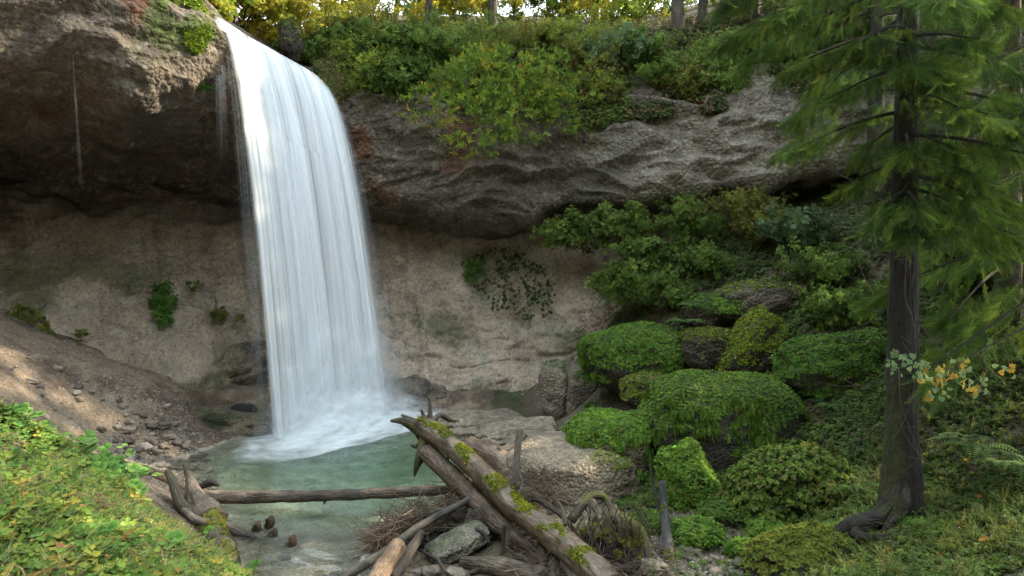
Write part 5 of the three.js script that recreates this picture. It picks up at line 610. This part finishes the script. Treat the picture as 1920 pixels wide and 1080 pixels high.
// ---------------------------------------------------------------- shrubs on the slope below the rock band
[[1060, 430, 18.2, 0.5, 0.42, DEEP, 'broad', 'low dark bush at the corner of the cave wall'], [1160, 420, 17.8, 0.75, 0.55, DEEP, 'broad', 'dark green bush under the rock overhang'], [1205, 490, 17.2, 0.75, 0.6, MID, 'broad', 'bush with a few yellow leaves over the scree'], [1290, 410, 17.3, 0.7, 0.5, MID, 'small', 'soft green bush against the dark crack in the cliff'], [1380, 385, 17, 0.9, 0.5, OLIVE, 'small', 'wide yellow-green bush below the crack'], [1440, 420, 16.6, 0.7, 0.5, OLIVE, 'small', 'olive bush sloping beside the wide yellow-green one'], [1320, 480, 16.8, 0.7, 0.45, DEEP, 'small', 'shaded green bush in the middle of the slope'], [1490, 420, 15.8, 0.6, 0.36, TEAL, 'maple', 'pale bluish maple sapling on the slope'], [1260, 540, 16.4, 0.6, 0.4, DEEP, 'small', 'low dark bush above the mossy mound'], [1160, 530, 17.2, 0.55, 0.4, DEEP, 'small', 'small dark bush on the scree edge'], [1540, 500, 14.6, 0.6, 0.45, DEEP, 'maple', 'dark sapling behind the spruce boughs'], [1610, 560, 13.6, 0.7, 0.45, DEEP, 'broad', 'leafy bush behind the spruce trunk'], [1830, 480, 13, 0.8, 0.55, DEEP, 'broad', 'dark bush on the upper slope beside the slim spruce'], [1760, 420, 14.2, 0.9, 0.6, TEAL, 'maple', 'bluish sapling in the shade of the upper slope'], [1880, 420, 13.2, 0.8, 0.6, DEEP, 'broad', 'shadowy bush at the top of the slope']]
  .forEach(([px, py, z, rx, ry, pal, sp, label], i) => { const b = P(px, py, z); b.y -= ry * 0.7; shrub('slope_shrub', label, 'shrubs on the slope', b, { rx: rx * 0.95, ry: ry * 0.85, rz: rx * 0.75, cy: ry * 0.6, n: sp === 'maple' ? 600 : 900, pal, sprig: sp, seed: 400 + i, s: sp === 'maple' ? 0.85 : 1.05, clump: 26, gap: 0.45, droop: 0.3 }); });
// ferns
function fern(label, base, seed, n = 9, len = 0.55) { const g = thing('fern', label, 'fern', base, 'ferns on the slope'), r = rng(seed); for (let i = 0; i < n; i++) { const a = i / n * 6.28 + r() * 0.5, t = new Tris(), L = len * (0.7 + 0.5 * r()), pt = (q) => V3(Math.cos(a) * L * q, L * (0.75 * q - 0.8 * q * q), Math.sin(a) * L * q), sd = V3(-Math.sin(a), 0, Math.cos(a)); for (let k = 1; k < 16; k++) { const q = k / 16, p = pt(q), w = 0.14 * L / 0.5 * Math.sin(Math.PI * (0.12 + 0.86 * q)); for (const m of [-1, 1]) t.leaf(p, sd.clone().multiplyScalar(m).add(V3(Math.cos(a) * 0.3, -0.15, Math.sin(a) * 0.3)).normalize(), UP, w, 0.022, 0, 0.1); } const m = part('frond', t.geo(), mFern[i % 3], g); } return g; }
const mFern = [[0.06, 0.13, 0.02], [0.09, 0.16, 0.025], [0.045, 0.10, 0.018]].map((c) => { const m = mLeaf.clone(); m.color.setRGB(...c); return m; });
[[1300, 570, 15.4, 'bright fern above the small fringed rock'], [1285, 600, 15, 'drooping fern beside the mossy mound'], [1590, 905, 9.6, 'grassy fern tuft beside the clover mound'], [1560, 770, 11.6, 'fern in the hollow below the long leafy boulder'], [1820, 830, 8.6, 'dusty fern on the bank behind the spruce'], [1880, 860, 8.2, 'wide fern at the edge of the slope'], [1330, 1010, 9.4, 'small fern tuft by the moss cushion'], [1350, 960, 10.0, 'bright fern tuft under the huge hooded boulder']].forEach(([px, py, z, label], i) => { const b = groundP(px, z); b.y = Math.max(b.y, P(px, py, z).y - 0.05); fern(label, b, 500 + i, 9, i > 5 ? 0.28 : 0.48); });
// maple sprig before the spruce trunk
{ const base = P(1900, 640, 7.6), g = thing('maple_branch', 'thin branch with pale green and yellow maple leaves in front of the spruce', 'branch', base), r = rng(72), L = (px, py, z) => P(px, py, z).sub(base), tw = (a, w) => tube(a.map((p) => L(...p)), [w, w * 0.5], { sides: 5, step: 0.06, color: () => [0.10, 0.085, 0.07], cap: false, seed: a[0][0] });
  part('stem', mergeGeometries([tw([[1930, 610, 7.6], [1870, 640, 7.7], [1830, 660, 7.8], [1790, 690, 7.8], [1700, 690, 7.9]], 0.009), tw([[1800, 680, 7.8], [1770, 715, 7.8], [1745, 740, 7.8]], 0.006), tw([[1830, 660, 7.8], [1850, 690, 7.7], [1835, 730, 7.7]], 0.006), tw([[1870, 640, 7.7], [1900, 680, 7.6]], 0.005)]), mBarkDark, g);
  const one = new Tris(); for (const w of [-1.25, -0.65, 0, 0.65, 1.25]) one.leaf(V3(0, 0, 0), V3(Math.sin(w), Math.cos(w), 0), V3(0, 0, 1), 0.085 - 0.022 * Math.abs(w), 0.04, 0.12, 0.15); const lg = one.geo(), cols = [[0.19, 0.26, 0.12], [0.13, 0.21, 0.09], [0.34, 0.28, 0.05], [0.36, 0.23, 0.04]].map((c) => { const m = mLeaf.clone(); m.color.setRGB(...c); return m; });
  [[1685, 680, 20], [1712, 690, 14], [1760, 728, 24], [1745, 700, 14], [1790, 695, 16], [1830, 725, 16], [1885, 690, 6]].forEach(([px, py, n], gi) => { for (let i = 0; i < n; i++) { const m = part('leaf', lg, cols[gi < 2 ? Math.floor(r() * 2) : Math.floor(r() * 4)], g); m.position.copy(L(px + (r() - 0.5) * 50, py + (r() - 0.5) * 36, 7.75 + 0.25 * (r() - 0.5))); m.rotation.set((r() - 0.5) * 1.6, (r() - 0.5) * 1.6, r() * 6.28); m.scale.setScalar(0.5 + 0.45 * r()); } }); }

// ---------------------------------------------------------------- ground cover
{
  const r = rng(81), cover = [], moss = [], grass = [], litter = [];
  for (let i = 0; i < 60000; i++) { const px = lerp(1060, 2050, r()), z = 7 * Math.pow(19 / 7, r()), x = (px - 960) / F * z; if (x < 1.6) continue; const h = ground(x, z); if (h > 6.5) continue; const path = h < 0.55 && px < 1480 && z < 10.4; if (path && r() < 0.9) continue; const n = fbm(x * 0.8, 3, z * 0.8, 3), slide = Math.abs(x - 2.1 + (z - 17) * 0.35) < 0.85 && z > 14.2; if (slide && r() < 0.93) continue; const p = V3(x, h - 0.01, -z), near = z < 11; if (n > -0.22 + 0.3 * r()) cover.push({ p, d: V3((r() - 0.5) * 0.8, 1, (r() - 0.5) * 0.8 + 0.2).normalize(), s: (near ? 0.7 : 0.95) * (0.6 + 0.8 * r()), w: r() * 6, c: tone(r, x > 5.2 ? [[0.085, 0.14, 0.03], [0.105, 0.16, 0.034], [0.12, 0.14, 0.04]] : [[0.085, 0.15, 0.03], [0.11, 0.18, 0.034], [0.13, 0.165, 0.04]], 0.4) }); else if (r() < 0.4) moss.push({ p, d: UP, s: 0.9 + r(), w: r() * 6, c: tone(r, MOSS_OLIVE) }); else if (r() < 0.35) litter.push({ p, d: rdir(r), s: 0.7 + 0.6 * r(), w: r() * 6, c: tone(r, [[0.16, 0.10, 0.06], [0.24, 0.16, 0.09], [0.09, 0.06, 0.04]]) }); if (r() < 0.05) grass.push({ p, d: V3((r() - 0.5) * 0.6, 1, 0.3).normalize(), s: 0.6 + 0.6 * r(), w: r() * 6, c: tone(r, [[0.08, 0.13, 0.025], [0.13, 0.15, 0.045]]) }); }
  const stuff = (name, v, m, list, label) => { scatter(name, v, m, list); scene.children[scene.children.length - 1].userData.label = label; };
  stuff('ground_cover', [SPRIGS.cover[0]], mLeaf, cover, 'low green leafy plants carpeting the boulder slope');
  stuff('moss_carpet', [SPRIGS.moss[1]], mMossTuft, moss, 'olive moss patches on the boulder slope');
  stuff('slope_grass', [SPRIGS.grass[0]], mLeaf, grass, 'thin grass tufts on the boulder slope');
  const lf = new Tris().leaf(V3(0, 0, 0), V3(0, 1, 0), V3(0, 0, 1), 0.06, 0.035, 0.2, 0.2).geo();
  for (let i = 0; i < 900; i++) litter.push({ p: cliffAt(lerp(1080, 1250, r()), lerp(0.6, 2.2, r())).add(V3(0, 0, 0.25)), d: rdir(r), s: 0.8 + 0.7 * r(), w: r() * 6, c: tone(r, [[0.16, 0.10, 0.06], [0.10, 0.07, 0.045]]) });
  stuff('leaf_litter', [lf], mLeaf, litter, 'brown dead leaves lying on the slope');
  // single bright leaves lying on the dark ground
  const yl = [[0.42, 0.25, 0.02], [0.36, 0.18, 0.03], [0.36, 0.29, 0.22]].map((c) => { const m = mLeaf.clone(); m.color.setRGB(...c); return m; }), star = (() => { const t = new Tris(); for (let k = 0; k < 5; k++) { const w = (k - 2) * 0.62; t.leaf(V3(0, 0, 0), V3(Math.sin(w), 0.12, Math.cos(w)).normalize(), UP, 0.07, 0.038, -0.1, -0.1); } return t.geo(); })();
  [[1615, 1050, 0], [1668, 1042, 0], [1575, 1063, 0], [1602, 1066, 1], [1762, 1050, 1], [1815, 872, 0], [1768, 906, 0], [1766, 1070, 2], [1533, 938, 2], [1890, 1055, 2], [1838, 940, 1], [1840, 1018, 1]].forEach(([px, py, k], i) => { let z = 7; for (let q = 7; q < 12; q += 0.02) { const h = groundP(px, q).y; if (h >= P(px, py, q).y) { z = q; break; } } const m = lit(new THREE.Mesh(star, yl[k])); m.name = numbered('fallen_leaf'); m.position.copy(groundP(px, z)).add(V3(0, 0.04, 0)); m.rotation.set(0.5, r() * 6, 0.2); m.scale.setScalar(0.9); tag(m, k < 2 ? 'fallen yellow maple leaf on the dark ground around the spruce' : 'fallen pale pinkish leaf on the dark ground around the spruce', 'leaf', k < 2 ? 'yellow leaves on the ground' : 'pale leaves on the ground'); scene.add(m); });
}
// near bank on the left: a carpet of leaves, herbs and grass
const bankEdge = (px) => spline([-300, 0, 100, 200, 280, 360, 430, 480], [750, 790, 845, 910, 978, 1035, 1085, 1130], px);
{
  const r = rng(91), a = [], b = [], c = [], yellow = [], GREEN = [[0.15, 0.25, 0.04], [0.11, 0.20, 0.035], [0.20, 0.28, 0.05], [0.25, 0.28, 0.05]];
  for (let i = 0; i < 85000; i++) { const px = lerp(-260, 480, r()), z = lerp(4.6, 10.2, Math.sqrt(r())), x = (px - 960) / F * z, h = ground(x, z), p = V3(x, h, -z), py = 480 + (EYE - h) / z * F; if (h < 0.06 || py < bankEdge(px) - 6) continue; const sand = px < 70 + 30 * n3(py * 0.02, 1, 1) && py > 800 && py < 925 + 40 * n3(px * 0.05, 2, 2) && px > -200; if (sand && r() < 0.95) continue; const n = fbm(x * 1.1, 7, z * 1.1, 3), tall = 0.01 + 0.13 * r() * r() + 0.09 * Math.max(0, fbm(x * 2.4, 3, z * 2.4, 2));
    const e = { p: p.clone().add(V3(0, tall, 0)), d: V3((r() - 0.5) * 0.9, 1, (r() - 0.5) * 0.9 + 0.35).normalize(), s: 0.42 + 0.6 * r(), w: r() * 6 };
    const q = r(); if (fbm(x * 3.1, 21, z * 3.1, 2) < -0.16) continue; if (q > 0.95 - 0.25 * Math.max(0, fbm(x * 1.7, 12, z * 1.7, 2))) { grassPush(c, p, r); } else if (q < (py > 940 ? 0.15 : 0.04)) { yellow.push({ ...e, c: tone(r, [[0.42, 0.31, 0.05], [0.36, 0.34, 0.06], [0.38, 0.22, 0.05], [0.2, 0.11, 0.06]]) }); } else if (n > 0) a.push({ ...e, c: tone(r, GREEN, 0.35) }); else b.push({ ...e, s: e.s * 1.5, c: tone(r, GREEN, 0.35) }); }
  function grassPush(l, p, r) { l.push({ p, d: V3((r() - 0.5) * 0.8, 1, (r() - 0.5) * 0.6 + 0.2).normalize(), s: 0.6 + 0.6 * r(), w: r() * 6, c: tone(r, [[0.16, 0.23, 0.05], [0.30, 0.30, 0.09], [0.36, 0.30, 0.15]]) }); }
  const stuff = (name, v, m, list, label) => { scatter(name, v, m, list); scene.children[scene.children.length - 1].userData.label = label; };
  stuff('bank_herbs', [SPRIGS.broad[0]], mLeaf, a, 'bright green broad-leaved herbs carpeting the near bank');
  stuff('bank_brambles', [SPRIGS.cover[1]], mLeaf, b, 'small-leaved green brambles on the near bank');
  stuff('bank_yellow_leaves', [SPRIGS.broad[1]], mLeaf, yellow, 'yellow and orange autumn leaves among the herbs of the near bank');
  stuff('bank_grass', [SPRIGS.grass[1]], mLeaf, c, 'green and straw-coloured grass on the near bank');
  // butterbur: single plants with round leaves
  const disc = (sd) => { const q = rng(sd), t = new Tris(), n = 16, rim = []; for (let i = 0; i <= n; i++) { const w = (i / n - 0.5) * 5.6, l = (0.92 + 0.16 * q()) * (1 - 0.10 * Math.cos(w * 2)); rim.push(V3(Math.sin(w) * l, 0.10 * Math.cos(w * 3) + 0.06 * q(), Math.cos(w) * l)); } for (let i = 0; i < n; i++) { const m = rim[i].clone().add(rim[i + 1]).multiplyScalar(0.28).add(V3(0, 0.07, 0)); t.tri(V3(0, -0.08, 0), rim[i], m).tri(rim[i], rim[i + 1], m).tri(rim[i + 1], V3(0, -0.08, 0), m); } return t.geo(); };
  const discs = [1, 2, 3].map(disc), mats = [[0.12, 0.26, 0.045], [0.16, 0.31, 0.06], [0.09, 0.21, 0.04], [0.21, 0.33, 0.09]].map((k) => { const m = mLeaf.clone(); m.color.setRGB(...k); return m; }), stalkG = (() => { const t = tube([V3(0, 0, 0), V3(0.01, 0.5, 0.01), V3(0, 1, 0)], [0.03, 0.02], { sides: 4, step: 0.3, color: () => [0.3, 0.36, 0.12], cap: false }); return t; })();
  const plant = (px, z, n, size, label) => { const base = groundP(px, z), g = thing('butterbur', label, 'plant', base, 'round-leaved plants on the near bank'); for (let i = 0; i < n; i++) { const w = r() * 6.28, q = 0.10 + 0.28 * r(), h = 0.07 + 0.18 * r(), s = size * (0.65 + 0.6 * r()), tip = V3(Math.cos(w) * q, h, Math.sin(w) * q), st = part('stalk', stalkG, mWood, g); st.quaternion.setFromUnitVectors(UP, tip.clone().normalize()); st.scale.set(0.25, tip.length(), 0.25); const lf = part('leaf', pick(r, discs), pick(r, mats), g); lf.position.copy(tip); lf.scale.setScalar(s); lf.rotation.set(0.35 + (r() - 0.5) * 0.6, r() * 6.28, (r() - 0.5) * 0.6); } };
  const spots = [[230, 9.9], [205, 9.9], [240, 9.75], [180, 9.8], [150, 9.7], [195, 9.4], [225, 9.6], [165, 9.2], [215, 9.5], [190, 9.5], [160, 9.4], [225, 9.2], [130, 9.3], [90, 9.2], [185, 9.6], [20, 9.2], [60, 9.3], [175, 9.0]]; spots.forEach(([px, z]) => plant(px, z, 9, 0.085, 'clump of round green leaves along the upper edge of the near bank'));
  [[15, 7.6], [110, 7.0], [240, 7.9], [330, 8.4], [60, 6.6], [350, 7.3], [150, 6.2], [430, 8.6], [280, 6.8], [30, 5.8]].forEach(([px, z]) => plant(px, z, 3, 0.075, 'few round pale green leaves rising among the brambles of the near bank'));
  // dry stalks
  [[[470, 1075, 7.4], [486, 1035, 7.3], [505, 985, 7.2], 'long dry grass stalk leaning over the outflow'], [[115, 985, 7.6], [120, 945, 7.6], [124, 900, 7.6], 'pale dry stem standing in the middle of the bank'], [[205, 985, 7.9], [222, 950, 7.9], [238, 918, 7.9], 'straw-coloured stem leaning toward the stump'], [[160, 975, 7.7], [168, 945, 7.7], [176, 905, 7.7], 'thin dry stem beside the pale one'], [[560, 1082, 7], [500, 1070, 7.1], [462, 1078, 7.2], 'bent dry blade lying along the water at the foot of the bank']].forEach(([p, q, s, label]) => { const b = P(...p), g = tube([V3(0, -0.1, 0), P(...q).sub(b), P(...s).sub(b)], [0.006, 0.005, 0.003], { sides: 5, step: 0.05, color: () => [0.42, 0.36, 0.2], cap: false }), m = lit(new THREE.Mesh(g, mWood)); m.name = numbered('dry_stalk'); m.position.copy(b); tag(m, label, 'stalk'); scene.add(m); });
}
// plants that cling to the wall
{
  const r = rng(101), wall = (px, py) => { let lv = 1; for (lv = 0.6; lv < 8.5; lv += 0.02) { const p = cliffAt(px, lv); if (480 - (p.y - EYE) / -p.z * F <= py) break; } const n = cliffNormal(px, lv); return [cliffAt(px, lv), n]; };
  const patch = (name, label, cat, cx, cy, rx, ry, n, sp, pal, s, off = 0.14, tilt = 0) => { const [b] = wall(cx, cy), g = thing(name, label, cat, b), list = []; for (let i = 0; i < n; i++) { const a = r() * 6.28, q = Math.sqrt(r()), dx = Math.cos(a) * q, [p, nn] = wall(cx + dx * rx, cy + Math.sin(a) * q * ry + tilt * dx * rx); if (fbm(p.x * 2.2, p.y * 2.2, p.z * 2.2, 2) < -0.12) continue; list.push({ p: p.sub(b).addScaledVector(nn, off + 0.06 * r()), d: nn.clone().addScaledVector(rdir(r), 0.7).normalize(), s: s * (0.7 + 0.6 * r()), w: r() * 6, c: tone(r, pal) }); } scatter('foliage', [SPRIGS[sp][0]], sp === 'moss' ? mMossTuft : mLeaf, list, g); };
  patch('wall_creeper', 'patch of green creeper on the cave wall behind the log jam', 'creeper', 965, 540, 80, 65, 420, 'cover', [[0.07, 0.12, 0.025], [0.05, 0.09, 0.02]], 1.0, 0.14, 0.3);
  patch('wall_creeper', 'small bright creeper at the top corner of the creeper patch', 'creeper', 890, 510, 26, 22, 90, 'broad', [[0.09, 0.17, 0.03]], 0.9);
  patch('wall_plant', 'small green plant growing alone on the bare cave wall', 'plant', 308, 578, 24, 42, 150, 'broad', [[0.08, 0.18, 0.03], [0.11, 0.22, 0.035]], 0.95);
  patch('wall_plant', 'tiny plant beneath the lone wall plant', 'plant', 358, 548, 16, 8, 18, 'broad', [[0.10, 0.18, 0.03]], 0.7);
  patch('wall_moss', 'green moss patch low on the cave wall beside the scree', 'moss', 45, 610, 55, 26, 320, 'moss', MOSS_OLIVE, 1.6, 0.1, 0.45);
  patch('wall_moss', 'small moss patch below the lone wall plant', 'moss', 145, 642, 20, 16, 90, 'moss', MOSS_OLIVE, 1.6, 0.1);
  patch('wall_moss', 'thin moss streak on the wall beside the fall', 'moss', 425, 595, 34, 14, 110, 'moss', MOSS_OLIVE, 1.5, 0.1);
  patch('lip_moss', 'bright hanging moss on the rock beside the lip of the fall', 'moss', 360, 45, 24, 55, 700, 'moss', [[0.13, 0.20, 0.02], [0.10, 0.16, 0.018], [0.17, 0.22, 0.025]], 1.9, 0.16);
  patch('lip_moss', 'olive moss cushion on the pale rock over the cave', 'moss', 300, 20, 30, 22, 320, 'moss', MOSS_OLIVE, 1.8, 0.16);
  patch('roof_moss', 'strip of green moss under the overhang beside the fall', 'moss', 385, 152, 32, 7, 130, 'moss', [[0.06, 0.13, 0.03]], 1.5, 0.12);
  // grassy bank right of the lip
  const list = [], lv = (px) => [7.4, 8.5]; for (let i = 0; i < 2600; i++) { const px = lerp(596, 790, r()), l = lerp(7.0, 8.5, Math.sqrt(r())), p = cliffAt(px, l), n = cliffNormal(px, l); if (px > 700 && l < 7.7) continue; list.push({ p: p.addScaledVector(n, 0.1), d: n.add(V3((r() - 0.5) * 0.8, -0.2 + 0.5 * r(), 0)).normalize(), s: 0.8 + 0.9 * r(), w: r() * 6, c: tone(r, [[0.12, 0.16, 0.03], [0.20, 0.17, 0.07], [0.28, 0.20, 0.11], [0.08, 0.12, 0.025]]) }); }
  scatter('bank_grass_tufts', [SPRIGS.grass[0]], mLeaf, list); scene.children[scene.children.length - 1].userData.label = 'hanging dry grass on the bank beside the lip of the fall';
  const herbs = []; for (let i = 0; i < 20000; i++) { const px = lerp(590, 1560, r()), l = lerp(px > 1080 && px < 1360 ? 7.2 : 7.55, 9.3, r() ** (px > 1080 && px < 1360 ? 1.1 : 0.8)), p = cliffAt(px, l), n = cliffNormal(px, l); if (fbm(p.x * 1.3, p.y * 1.3, p.z * 1.3, 2) < (px > 1180 && l < 8 ? 0.0 : -0.3)) continue; herbs.push({ p: p.addScaledVector(n, 0.12), d: n.addScaledVector(UP, 0.5).addScaledVector(rdir(r), 0.6).normalize(), s: 1 + 0.8 * r(), w: r() * 6, c: tone(r, px > 1180 ? [[0.07, 0.09, 0.03], [0.16, 0.11, 0.05], [0.05, 0.08, 0.02]] : [[0.07, 0.12, 0.022], [0.10, 0.15, 0.025], [0.15, 0.14, 0.035]]) }); }
  scatter('rim_undergrowth', [SPRIGS.small[0]], mLeaf, herbs); scene.children[scene.children.length - 1].userData.label = 'tangled undergrowth along the top of the rock band';
}

// unseen wood added to close the valley downstream and hold back low sky light
{
  const r = rng(111), t = new Tris(); t.strip(V3(0, 0, 0), V3(0, 1, 0), 0.02, V3(0, 0, 1)); for (let i = 0; i < 420; i++) { const y = 0.12 + 0.86 * r(), a = r() * 6.28, q = (1 - y) * 0.24 * (0.5 + 0.7 * r()) + 0.01, b = V3(Math.cos(a) * q * 0.35, y, Math.sin(a) * q * 0.35), e = V3(Math.cos(a) * q, y - 0.05 - 0.03 * r(), Math.sin(a) * q); t.strip(b, e, 0.05 * (1.1 - y), UP).strip(e, b, 0.04 * (1.1 - y), V3(Math.sin(a), 0, -Math.cos(a))); }
  const g = t.geo(), list = []; for (let i = 0; i < 150; i++) { const az = lerp(-62, -250, r()) * Math.PI / 180, rr = lerp(13, 34, r()), x = Math.sin(az) * rr, d = Math.cos(az) * rr; list.push({ p: V3(x, -1 + 16 * sst(8, 24, rr) - 0.3, -d), d: UP, s: 11 + 7 * r(), w: r() * 6, c: tone(r, SPRUCE) }); }
  scatter('added_valley_forest', [g], mNeedle, list); scene.getObjectByName('added_valley_forest').userData.label = 'unseen dark spruce wood added downstream to block low sky light';
}
renderer.render(scene, camera);
